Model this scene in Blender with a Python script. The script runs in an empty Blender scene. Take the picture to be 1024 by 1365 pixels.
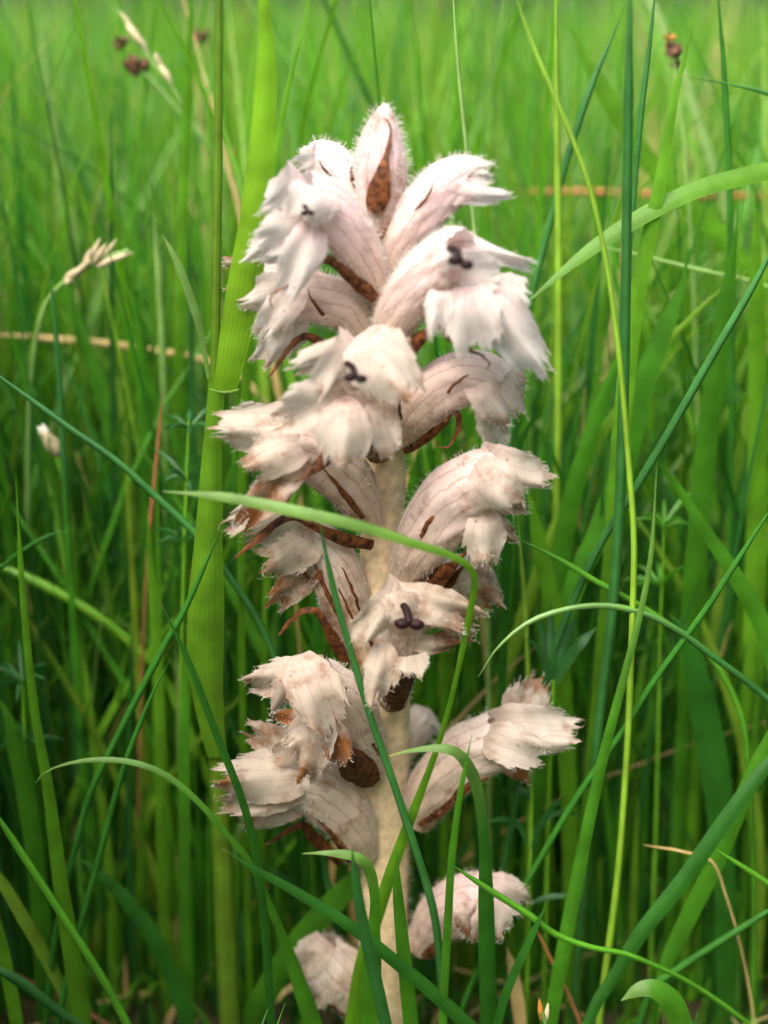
import bpy, math, random
import numpy as np
from mathutils import Vector, noise as mnoise

# ------------------------------------------------------------------ camera, sky, sun, exposure
SC = bpy.context.scene
PW, PH = 1024.0, 1365.0                       # photograph size, used to turn pixels into rays
PITCH = math.radians(18.6)
FPX = 682.5 / math.tan(math.radians(19.0))
DIST = 0.264
CZ = 0.120 + DIST * math.sin(PITCH)
CY = -DIST * math.cos(PITCH)
CAM = np.array([0.0, CY, CZ])
cd = bpy.data.cameras.new('camera'); cam = bpy.data.objects.new('camera', cd)
SC.collection.objects.link(cam)
cam.location = CAM; cam.rotation_euler = (math.pi / 2 - PITCH, 0, 0)
cd.sensor_fit = 'VERTICAL'; cd.sensor_height = 24.0
cd.lens = 12.0 / math.tan(math.radians(19.0))
cd.clip_start = 0.005; cd.clip_end = 2000
cd.dof.use_dof = True; cd.dof.focus_distance = DIST - 0.006; cd.dof.aperture_fstop = 5.4
SC.camera = cam

SUN_EL, SUN_AZ = math.radians(57), math.radians(214)      # azimuth clockwise from +Y
w = bpy.data.worlds.new('World'); SC.world = w; w.use_nodes = True
nt = w.node_tree; nt.nodes.clear()
sky = nt.nodes.new('ShaderNodeTexSky'); sky.sky_type = 'NISHITA'; sky.sun_disc = False
sky.sun_elevation = SUN_EL; sky.sun_rotation = SUN_AZ
sky.air_density = 0.8; sky.dust_density = 6.0; sky.ozone_density = 0.5
bg = nt.nodes.new('ShaderNodeBackground'); bg.inputs[1].default_value = 0.15
wo = nt.nodes.new('ShaderNodeOutputWorld')
nt.links.new(sky.outputs[0], bg.inputs[0]); nt.links.new(bg.outputs[0], wo.inputs[0])
sl = bpy.data.lights.new('sun', 'SUN'); sl.energy = 1.2; sl.angle = math.radians(56); sl.color = (1.0, 0.985, 0.95)
so = bpy.data.objects.new('sun', sl); SC.collection.objects.link(so)
sd = Vector((math.sin(SUN_AZ) * math.cos(SUN_EL), math.cos(SUN_AZ) * math.cos(SUN_EL), math.sin(SUN_EL)))
so.rotation_euler = sd.to_track_quat('Z', 'Y').to_euler()
so.location = (0, -1, 2)
SC.view_settings.view_transform = 'Standard'; SC.view_settings.look = 'None'
SC.view_settings.gamma = 1.0; SC.view_settings.exposure = 1.9
SC.view_settings.use_curve_mapping = False
SC.render.engine = 'CYCLES'
SC.cycles.max_bounces = 5; SC.cycles.diffuse_bounces = 4; SC.cycles.transmission_bounces = 4
SC.cycles.use_adaptive_sampling = True; SC.cycles.adaptive_threshold = 0.02
SC.cycles.use_denoising = True

# ------------------------------------------------------------------ helpers
COL = SC.collection
RNG = np.random.default_rng(7)
random.seed(5)

def ray(px, py):
    x = (px - PW / 2) / FPX; y = (PH / 2 - py) / FPX
    return np.array([x, math.cos(PITCH) + math.sin(PITCH) * y, -math.sin(PITCH) + math.cos(PITCH) * y])
def P(px, py, Y):                              # point of that pixel's ray on the vertical plane y = Y millimetres
    d = ray(px, py); t = (Y * 0.001 - CY) / d[1]
    return CAM + d * t
def S(px, py, Y):                              # metres per photo pixel there
    d = ray(px, py); return (Y * 0.001 - CY) / d[1] / FPX
def unit(v):
    v = np.asarray(v, float); n = np.linalg.norm(v, axis=-1, keepdims=True); return v / np.maximum(n, 1e-12)

def catmull(pts, n):                           # smooth resampling of an (m, k) array
    p = np.asarray(pts, float); m = len(p)
    if m == 2:
        t = np.linspace(0, 1, n)[:, None]; return p[0] * (1 - t) + p[1] * t
    e = np.vstack([2 * p[0] - p[1], p, 2 * p[-1] - p[-2]])
    seg = np.linalg.norm(np.diff(p[:, :3], axis=0), axis=1); cum = np.concatenate([[0], np.cumsum(seg)])
    s = np.linspace(0, cum[-1], n); out = []
    for x in s:
        i = min(np.searchsorted(cum, x, 'right') - 1, m - 2); u = (x - cum[i]) / max(seg[i], 1e-12)
        a, b, c, d = e[i], e[i + 1], e[i + 2], e[i + 3]
        out.append(0.5 * (2 * b + (c - a) * u + (2 * a - 5 * b + 4 * c - d) * u * u + (3 * b - a - 3 * c + d) * u ** 3))
    return np.array(out)

def mesh_from(name, V, F, uv=None, col=None, smooth=True):
    me = bpy.data.meshes.new(name)
    V = np.asarray(V, np.float32)
    F = np.asarray(F, np.int32)
    k = F.shape[1]
    me.vertices.add(len(V)); me.vertices.foreach_set('co', V.ravel())
    me.loops.add(F.size); me.loops.foreach_set('vertex_index', F.ravel())
    me.polygons.add(len(F)); me.polygons.foreach_set('loop_start', np.arange(0, F.size, k, dtype=np.int32))
    me.polygons.foreach_set('loop_total', np.full(len(F), k, np.int32))
    if smooth: me.polygons.foreach_set('use_smooth', np.ones(len(F), bool))
    me.update(calc_edges=True)
    if uv is not None:
        l = me.uv_layers.new(name='UVMap'); l.data.foreach_set('uv', np.asarray(uv, np.float32)[F.ravel()].ravel())
    if col is not None:
        c = np.asarray(col, np.float32)
        if c.shape[1] == 3: c = np.hstack([c, np.ones((len(c), 1), np.float32)])
        a = me.color_attributes.new('Col', 'FLOAT_COLOR', 'POINT'); a.data.foreach_set('color', c.ravel())
    return me
def link(name, me, mat, parent=None, loc=None):
    o = bpy.data.objects.new(name, me)
    if me is not None and mat is not None and not me.materials: me.materials.append(mat)
    COL.objects.link(o)
    if loc is not None: o.location = loc
    if parent is not None: o.parent = parent
    return o
def tag(o, label=None, cat=None, group=None, kind=None):
    if label: o['label'] = label
    if cat: o['category'] = cat
    if group: o['group'] = group
    if kind: o['kind'] = kind
    return o

def grid_faces(n, m, wrap=False, off=0):       # n rows of m
    r = np.arange(n - 1)[:, None]; c = np.arange(m if wrap else m - 1)[None, :]
    a = r * m + c; b = r * m + (c + 1) % m
    return np.stack([a, b, b + m, a + m], -1).reshape(-1, 4) + off

# ------------------------------------------------------------------ materials
def new_mat(name):
    m = bpy.data.materials.new(name); m.use_nodes = True; m.node_tree.nodes.clear()
    return m, m.node_tree.nodes, m.node_tree.links
def leafy(name, translucency=0.5, rough=0.42, spec=0.35, ribs=46.0, rib_amt=0.05, mottle=0.22, tgain=(1.25, 1.35, 0.6)):
    m, N, L = new_mat(name)
    at = N.new('ShaderNodeVertexColor'); at.layer_name = 'Col'
    uv = N.new('ShaderNodeUVMap'); sp = N.new('ShaderNodeSeparateXYZ'); L.new(uv.outputs[0], sp.inputs[0])
    mu = N.new('ShaderNodeMath'); mu.operation = 'MULTIPLY'; mu.inputs[1].default_value = ribs; L.new(sp.outputs[0], mu.inputs[0])
    sn = N.new('ShaderNodeMath'); sn.operation = 'SINE'; L.new(mu.outputs[0], sn.inputs[0])
    tc = N.new('ShaderNodeNewGeometry')
    no = N.new('ShaderNodeTexNoise'); no.inputs['Scale'].default_value = 160; no.inputs['Detail'].default_value = 3
    L.new(tc.outputs['Position'], no.inputs['Vector'])
    mr = N.new('ShaderNodeMapRange'); mr.inputs[1].default_value = 0.3; mr.inputs[2].default_value = 0.7
    mr.inputs[3].default_value = 1 - mottle; mr.inputs[4].default_value = 1 + mottle; L.new(no.outputs[0], mr.inputs[0])
    ra = N.new('ShaderNodeMath'); ra.operation = 'MULTIPLY_ADD'; ra.inputs[1].default_value = rib_amt; ra.inputs[2].default_value = 1.0
    L.new(sn.outputs[0], ra.inputs[0])
    k = N.new('ShaderNodeMath'); k.operation = 'MULTIPLY'; L.new(ra.outputs[0], k.inputs[0]); L.new(mr.outputs[0], k.inputs[1])
    vm = N.new('ShaderNodeVectorMath'); vm.operation = 'SCALE'; L.new(at.outputs[0], vm.inputs[0]); L.new(k.outputs[0], vm.inputs['Scale'])
    pr = N.new('ShaderNodeBsdfPrincipled'); L.new(vm.outputs[0], pr.inputs['Base Color'])
    pr.inputs['Roughness'].default_value = rough; pr.inputs['Specular IOR Level'].default_value = spec
    bp = N.new('ShaderNodeBump'); bp.inputs['Strength'].default_value = 0.18; bp.inputs['Distance'].default_value = 0.0001
    L.new(sn.outputs[0], bp.inputs['Height']); L.new(bp.outputs[0], pr.inputs['Normal'])
    tm = N.new('ShaderNodeVectorMath'); tm.operation = 'MULTIPLY'; tm.inputs[1].default_value = tgain; L.new(vm.outputs[0], tm.inputs[0])
    tr = N.new('ShaderNodeBsdfTranslucent'); L.new(tm.outputs[0], tr.inputs['Color'])
    mx = N.new('ShaderNodeMixShader'); mx.inputs[0].default_value = translucency
    L.new(pr.outputs[0], mx.inputs[1]); L.new(tr.outputs[0], mx.inputs[2])
    ou = N.new('ShaderNodeOutputMaterial'); L.new(mx.outputs[0], ou.inputs[0])
    return m
M_GRASS = leafy('grass_blade_green')
M_RUSH = leafy('rush_stem_green', translucency=0.12, rough=0.38, ribs=40, rib_amt=0.08)
M_STRAW = leafy('dry_straw', translucency=0.2, rough=0.7, spec=0.15, tgain=(1, 1, 1))

def petal_material(name='broomrape_corolla', vbump=-0.3, vcol=0.55, trans=0.34, fine=0.35):
    m, N, L = new_mat(name)
    at = N.new('ShaderNodeVertexColor'); at.layer_name = 'Col'          # rgb pigment, alpha = how withered
    uv = N.new('ShaderNodeUVMap'); sp = N.new('ShaderNodeSeparateXYZ'); L.new(uv.outputs[0], sp.inputs[0])
    geo = N.new('ShaderNodeNewGeometry')
    # fine veins running along the flower
    n1 = N.new('ShaderNodeTexNoise'); n1.inputs['Scale'].default_value = 260; n1.inputs['Detail'].default_value = 2
    L.new(geo.outputs['Position'], n1.inputs['Vector'])
    wob = N.new('ShaderNodeMath'); wob.operation = 'MULTIPLY_ADD'; wob.inputs[1].default_value = 0.055; L.new(n1.outputs[0], wob.inputs[0]); L.new(sp.outputs[0], wob.inputs[2])
    mu = N.new('ShaderNodeMath'); mu.operation = 'MULTIPLY'; mu.inputs[1].default_value = 2 * math.pi * 13; L.new(wob.outputs[0], mu.inputs[0])
    sn = N.new('ShaderNodeMath'); sn.operation = 'SINE'; L.new(mu.outputs[0], sn.inputs[0])
    vr = N.new('ShaderNodeMapRange'); vr.inputs[1].default_value = 0.82; vr.inputs[2].default_value = 1.0; vr.inputs[3].default_value = 0; vr.inputs[4].default_value = vcol
    L.new(sn.outputs[0], vr.inputs[0])
    vein = N.new('ShaderNodeMixRGB'); vein.inputs[2].default_value = (0.40, 0.22, 0.17, 1)
    L.new(vr.outputs[0], vein.inputs[0]); L.new(at.outputs[0], vein.inputs[1])
    # mottled pink
    n2 = N.new('ShaderNodeTexNoise'); n2.inputs['Scale'].default_value = 420; n2.inputs['Detail'].default_value = 4
    L.new(geo.outputs['Position'], n2.inputs['Vector'])
    r2 = N.new('ShaderNodeMapRange'); r2.inputs[1].default_value = 0.3; r2.inputs[2].default_value = 0.75; r2.inputs[3].default_value = 1.06; r2.inputs[4].default_value = 0.86
    L.new(n2.outputs[0], r2.inputs[0])
    sc = N.new('ShaderNodeVectorMath'); sc.operation = 'SCALE'; L.new(vein.outputs[0], sc.inputs[0]); L.new(r2.outputs[0], sc.inputs['Scale'])
    # withered brown stains
    n3 = N.new('ShaderNodeTexNoise'); n3.inputs['Scale'].default_value = 210; n3.inputs['Detail'].default_value = 5; n3.inputs['Roughness'].default_value = 0.62
    L.new(geo.outputs['Position'], n3.inputs['Vector'])
    ad = N.new('ShaderNodeMath'); ad.operation = 'ADD'; L.new(n3.outputs[0], ad.inputs[0]); L.new(at.outputs[1], ad.inputs[1])
    r3 = N.new('ShaderNodeMapRange'); r3.inputs[1].default_value = 0.69; r3.inputs[2].default_value = 0.98; L.new(ad.outputs[0], r3.inputs[0])
    st = N.new('ShaderNodeMixRGB'); st.inputs[2].default_value = (0.23, 0.085, 0.02, 1)
    L.new(r3.outputs[0], st.inputs[0]); L.new(sc.outputs[0], st.inputs[1])
    # tiny specks
    n4 = N.new('ShaderNodeTexVoronoi'); n4.inputs['Scale'].default_value = 330; L.new(geo.outputs['Position'], n4.inputs['Vector'])
    r4 = N.new('ShaderNodeMapRange'); r4.inputs[1].default_value = 0.07; r4.inputs[2].default_value = 0.11; r4.inputs[3].default_value = 0.55; r4.inputs[4].default_value = 0
    L.new(n4.outputs['Distance'], r4.inputs[0])
    sk = N.new('ShaderNodeMixRGB'); sk.inputs[2].default_value = (0.25, 0.12, 0.05, 1); L.new(r4.outputs[0], sk.inputs[0]); L.new(st.outputs[0], sk.inputs[1])
    pr = N.new('ShaderNodeBsdfPrincipled'); L.new(sk.outputs[0], pr.inputs['Base Color'])
    pr.inputs['Roughness'].default_value = 0.62; pr.inputs['Specular IOR Level'].default_value = 0.2
    pr.inputs['Sheen Weight'].default_value = 0.25; pr.inputs['Sheen Roughness'].default_value = 0.5
    bp = N.new('ShaderNodeBump'); bp.inputs['Strength'].default_value = fine; bp.inputs['Distance'].default_value = 0.0002
    h = N.new('ShaderNodeMath'); h.operation = 'MULTIPLY_ADD'; h.inputs[1].default_value = vbump; L.new(sn.outputs[0], h.inputs[0]); L.new(n2.outputs[0], h.inputs[2])
    L.new(h.outputs[0], bp.inputs['Height']); L.new(bp.outputs[0], pr.inputs['Normal'])
    tr = N.new('ShaderNodeBsdfTranslucent'); L.new(sk.outputs[0], tr.inputs['Color'])
    mx = N.new('ShaderNodeMixShader'); mx.inputs[0].default_value = trans
    L.new(pr.outputs[0], mx.inputs[1]); L.new(tr.outputs[0], mx.inputs[2])
    ou = N.new('ShaderNodeOutputMaterial'); L.new(mx.outputs[0], ou.inputs[0])
    return m
M_PETAL = petal_material()
M_LOBE = petal_material('broomrape_petal_lobe', -0.03, 0.28, 0.52, 0.3)

def simple(name, color, rough=0.6, spec=0.3, scale=300, amt=0.35, trans=0.0, bump=0.3, dark=None):
    m, N, L = new_mat(name)
    geo = N.new('ShaderNodeNewGeometry')
    no = N.new('ShaderNodeTexNoise'); no.inputs['Scale'].default_value = scale; no.inputs['Detail'].default_value = 5
    L.new(geo.outputs['Position'], no.inputs['Vector'])
    rp = N.new('ShaderNodeValToRGB')
    c = np.array(color); d = np.array(dark) if dark else c * (1 - amt)
    rp.color_ramp.elements[0].position = 0.35; rp.color_ramp.elements[0].color = (*d, 1)
    rp.color_ramp.elements[1].position = 0.65; rp.color_ramp.elements[1].color = (*np.minimum(c * (1 + amt * 0.5), 1), 1)
    L.new(no.outputs[0], rp.inputs[0])
    pr = N.new('ShaderNodeBsdfPrincipled'); L.new(rp.outputs[0], pr.inputs['Base Color'])
    pr.inputs['Roughness'].default_value = rough; pr.inputs['Specular IOR Level'].default_value = spec
    bp = N.new('ShaderNodeBump'); bp.inputs['Strength'].default_value = bump; bp.inputs['Distance'].default_value = 0.0004
    L.new(no.outputs[0], bp.inputs['Height']); L.new(bp.outputs[0], pr.inputs['Normal'])
    ou = N.new('ShaderNodeOutputMaterial')
    if trans:
        tr = N.new('ShaderNodeBsdfTranslucent'); L.new(rp.outputs[0], tr.inputs['Color'])
        mx = N.new('ShaderNodeMixShader'); mx.inputs[0].default_value = trans
        L.new(pr.outputs[0], mx.inputs[1]); L.new(tr.outputs[0], mx.inputs[2]); L.new(mx.outputs[0], ou.inputs[0])
    else: L.new(pr.outputs[0], ou.inputs[0])
    return m
M_STEM = simple('broomrape_stem', (0.66, 0.50, 0.30), 0.7, 0.2, 500, 0.25, bump=0.5)
M_BRACT = simple('dry_brown_bract', (0.11, 0.035, 0.009), 0.6, 0.25, 900, 0.8, trans=0.12, bump=0.7)
M_STIGMA = simple('dark_maroon_stigma', (0.014, 0.005, 0.005), 0.5, 0.12, 700, 0.4)
M_HAIR = simple('glandular_hair', (0.78, 0.74, 0.66), 0.5, 0.3, 100, 0.05, trans=0.45, bump=0.0)
M_SOIL = simple('meadow_soil', (0.035, 0.026, 0.012), 0.95, 0.1, 40, 0.6, dark=(0.012, 0.016, 0.005))
M_SEED = simple('pale_seed_husk', (0.52, 0.44, 0.26), 0.6, 0.3, 700, 0.3, trans=0.2)
M_BROWNHEAD = simple('brown_seed_head', (0.10, 0.05, 0.025), 0.7, 0.2, 800, 0.6)
M_ORANGE = simple('orange_brown_husk', (0.35, 0.17, 0.03), 0.7, 0.2, 800, 0.4)

# ------------------------------------------------------------------ the ground
def ground():
    n = 81
    g = np.sign(np.linspace(-1, 1, n)) * np.abs(np.linspace(-1, 1, n)) ** 4
    X, Y = np.meshgrid(g * 300, g * 300)
    Z = np.array([mnoise.noise(Vector((x * 9, y * 9, 3.3))) for x, y in zip(X.ravel(), Y.ravel())]) * 0.006 - 0.004
    V = np.stack([X.ravel(), Y.ravel(), Z], 1)
    o = link('ground', mesh_from('ground', V, grid_faces(n, n)), M_SOIL)
    o['kind'] = 'structure'
ground()

# ------------------------------------------------------------------ grass in general
GREENS = {
    'fresh': (0.105, 0.27, 0.014), 'mid': (0.060, 0.21, 0.013), 'deep': (0.026, 0.125, 0.013),
    'blue': (0.028, 0.118, 0.024), 'yellow': (0.15, 0.275, 0.022), 'pale': (0.17, 0.30, 0.075),
    'lime': (0.165, 0.33, 0.016), 'straw': (0.46, 0.34, 0.14), 'rust': (0.30, 0.13, 0.05),
}
def root_extend(W, wd, root):                   # cut at the soil, or bend on down into it
    z = W[:, 2]
    below = np.where(z < -0.003)[0]
    if len(below):
        k = max(below[0] + 1, 2); return W[:k], wd[:k]
    if not root: return W, wd
    p = W[-1]; d = unit(W[-1] - W[max(len(W) - 5, 0)])
    drop = p[2] + 0.004
    run = np.array([d[0], d[1], 0.0])
    if d[2] > -0.25: run = run * 0.7 * drop
    else: run = run / max(-d[2], 0.3) * drop * 0.6
    run = run * min(1.0, 0.06 / max(np.linalg.norm(run), 1e-6))
    ctrl = p + d * drop * 0.45
    end = np.array([p[0] + run[0], p[1] + run[1], -0.004])
    n = 9; t = np.linspace(0, 1, n)[1:, None]
    ext = (1 - t) ** 2 * p + 2 * t * (1 - t) * ctrl + t * t * end
    we = np.full(n - 1, wd[-1])
    return np.vstack([W, ext]), np.concatenate([wd, we])

def ribbon(W, wd, twist=0.0, twist_end=None, fold=0.18, across=5, face=None):
    n = len(W)
    T = unit(np.gradient(W, axis=0))
    view = unit(CAM - W) if face is None else np.tile(unit(face), (n, 1))
    A = unit(np.cross(T, view)); Nn = np.cross(A, T)
    tw = np.linspace(twist, twist if twist_end is None else twist_end, n)[:, None]
    B = A * np.cos(tw) + Nn * np.sin(tw); N2 = np.cross(B, T)
    u = np.linspace(-1, 1, across)
    V = W[:, None, :] + B[:, None, :] * (u[None, :, None] * wd[:, None, None] * 0.5) - N2[:, None, :] * (fold * np.abs(u)[None, :, None] ** 1.4 * wd[:, None, None] * 0.5)
    uv = np.stack(np.broadcast_arrays(u[None, :] * 0.5 + 0.5, np.linspace(0, 1, n)[:, None]), -1).reshape(-1, 2)
    return V.reshape(-1, 3), grid_faces(n, across), uv
def tube(W, rad, sides=8, flat=1.0, twist=0.0, cap=True):
    n = len(W); T = unit(np.gradient(W, axis=0))
    ref = np.array([0.13, -0.95, 0.1]); A = unit(np.cross(T, ref)); B = np.cross(A, T)
    th = np.linspace(0, 2 * math.pi, sides, endpoint=False) + twist
    V = W[:, None, :] + rad[:, None, None] * (A[:, None, :] * np.cos(th)[None, :, None] + B[:, None, :] * np.sin(th)[None, :, None] * flat)
    uv = np.stack(np.broadcast_arrays((th / (2 * math.pi))[None, :], np.linspace(0, 1, n)[:, None]), -1).reshape(-1, 2)
    return V.reshape(-1, 3), grid_faces(n, sides, wrap=True), uv

def blade_colors(n, per, base, tipc=None, vary=0.10, browntip=False):
    t = np.linspace(0, 1, n)
    c = np.tile(np.array(base), (n, 1)) * (1 + vary * np.sin(t * 7 + random.random() * 6))[:, None]
    if tipc is not None:
        k = np.clip(1 - t / 0.35, 0, 1)[:, None]; c = c * (1 - k) + np.array(tipc) * k
    if browntip:
        k = np.clip(1 - t / 0.025, 0, 1)[:, None]; c = c * (1 - k) + np.array((0.40, 0.27, 0.10)) * k
    return np.repeat(c, per, axis=0)

def pix_path(pts, Y, widths, n):
    m = len(pts)
    ys = [p[2] if len(p) > 2 else (Y if not isinstance(Y, tuple) else Y[0] + (Y[1] - Y[0]) * i / (m - 1)) for i, p in enumerate(pts)]
    ctrl = np.array([np.r_[P(p[0], p[1], y), S(p[0], p[1], y)] for p, y in zip(pts, ys)])
    R = catmull(ctrl, n)
    wt = np.interp(np.linspace(0, 1, n), np.linspace(0, 1, len(widths)), widths)
    return R[:, :3], wt * R[:, 3]

def blade_mesh(name, pts, Y, widths, color='mid', kind='blade', n=36, root=True, twist=None, twist_end=None, fold=0.2, tip=True, origin=None, browntip=False, tipc=None):
    W, wd = pix_path(pts, Y, widths, n)
    if tip:
        k = min(5, n // 5); wd[:k] *= np.linspace(0.06, 1, k + 1)[:k] ** 0.7
    W, wd = root_extend(W, wd, root)
    base = np.array(GREENS[color]) * random.uniform(0.92, 1.1)
    if kind == 'blade':
        tw = random.uniform(-0.5, 0.5) if twist is None else twist
        te = tw + random.uniform(-0.4, 0.4) if twist_end is None else twist_end
        V, F, uv = ribbon(W, wd / max(math.cos(tw), 0.5), tw, te, fold); per = 5
    else:
        V, F, uv = tube(W, wd * 0.5, 8, flat=0.85); per = 8
    col = blade_colors(len(W), per, base, GREENS[tipc] if tipc else None, browntip=browntip)
    o = W[-1] if origin is None else origin
    return mesh_from(name, V - o, F, uv, col), o

def grass(label, pts, Y, widths, color='mid', kind='blade', name=None, cat='grass', group=None, mat=None, **kw):
    nm = name or ('meadow_grass_shoot' if kind == 'blade' else 'rush_shoot')
    me, o = blade_mesh(nm, pts, Y, widths, color, kind, **kw)
    ob = link(nm, me, mat or (M_GRASS if kind == 'blade' else M_RUSH), loc=o)
    return tag(ob, label, cat, group)

# ------------------------------------------------------------------ the broomrape
BASE = P(512, 1365, 0); BASE[1] = 0; BASE[2] = -0.004
plant = bpy.data.objects.new('broomrape', None); COL.objects.link(plant); plant.location = BASE
plant.empty_display_size = 0.02
tag(plant, 'pale hairy broomrape flower spike with ragged whitish pink blooms and brown bracts', 'wildflower')

def hairs(points, normals, length, width=0.000034, rng=RNG, curl=0.35, droop=0.0):
    n = len(points)
    L = length * (0.35 + 0.95 * rng.random(n) ** 1.5)[:, None]
    d = unit(normals + rng.normal(0, curl * 0.5, (n, 3)))
    bend = rng.normal(0, curl * 0.5, (n, 3)); bend[:, 2] += 0.15
    a = unit(np.cross(d, rng.normal(0, 1, (n, 3)))); b = np.cross(d, a)
    mid = points + d * L * 0.55; tip = points + d * L * 0.9 + bend * L * 0.4
    V = []; 
    for k in range(3):
        th = k * 2 * math.pi / 3; V.append(points - d * 0.00005 + (a * math.cos(th) + b * math.sin(th)) * width)
    for k in range(3):
        th = k * 2 * math.pi / 3; V.append(mid + (a * math.cos(th) + b * math.sin(th)) * width * 0.75)
    for k in range(3):                                # small gland at the tip
        th = k * 2 * math.pi / 3; V.append(tip + (a * math.cos(th) + b * math.sin(th)) * width * 0.9)
    V = np.stack(V, 1).reshape(-1, 3)
    f = []
    for r in (0, 3):
        for k in range(3): f.append([r + k, r + (k + 1) % 3, r + 3 + (k + 1) % 3, r + 3 + k])
    f = np.array(f)[None] + (np.arange(n) * 9)[:, None, None]
    return V, f.reshape(-1, 4)

def surface_samples(V, F, count, nrm_sign_ref=None, weight=None, rng=RNG):
    a, b, c, d = (V[F[:, i]] for i in range(4))
    nn = np.cross(c - a, d - b); area = np.linalg.norm(nn, axis=1)
    if weight is not None: area = area * weight
    pr = area / area.sum(); i = rng.choice(len(F), count, p=pr)
    u, v = rng.random((2, count, 1))
    p = (a[i] * (1 - u) + b[i] * u) * (1 - v) + (d[i] * (1 - u) + c[i] * u) * v
    n = unit(nn[i])
    if nrm_sign_ref is not None:
        r = nrm_sign_ref[i]; n = n * np.sign((n * r).sum(1, keepdims=True) + 1e-9)
    return p, n

CREAM = np.array((0.62, 0.46, 0.27)); PINK = np.array((0.72, 0.535, 0.55)); WHITE = np.array((0.66, 0.61, 0.57))

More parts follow.
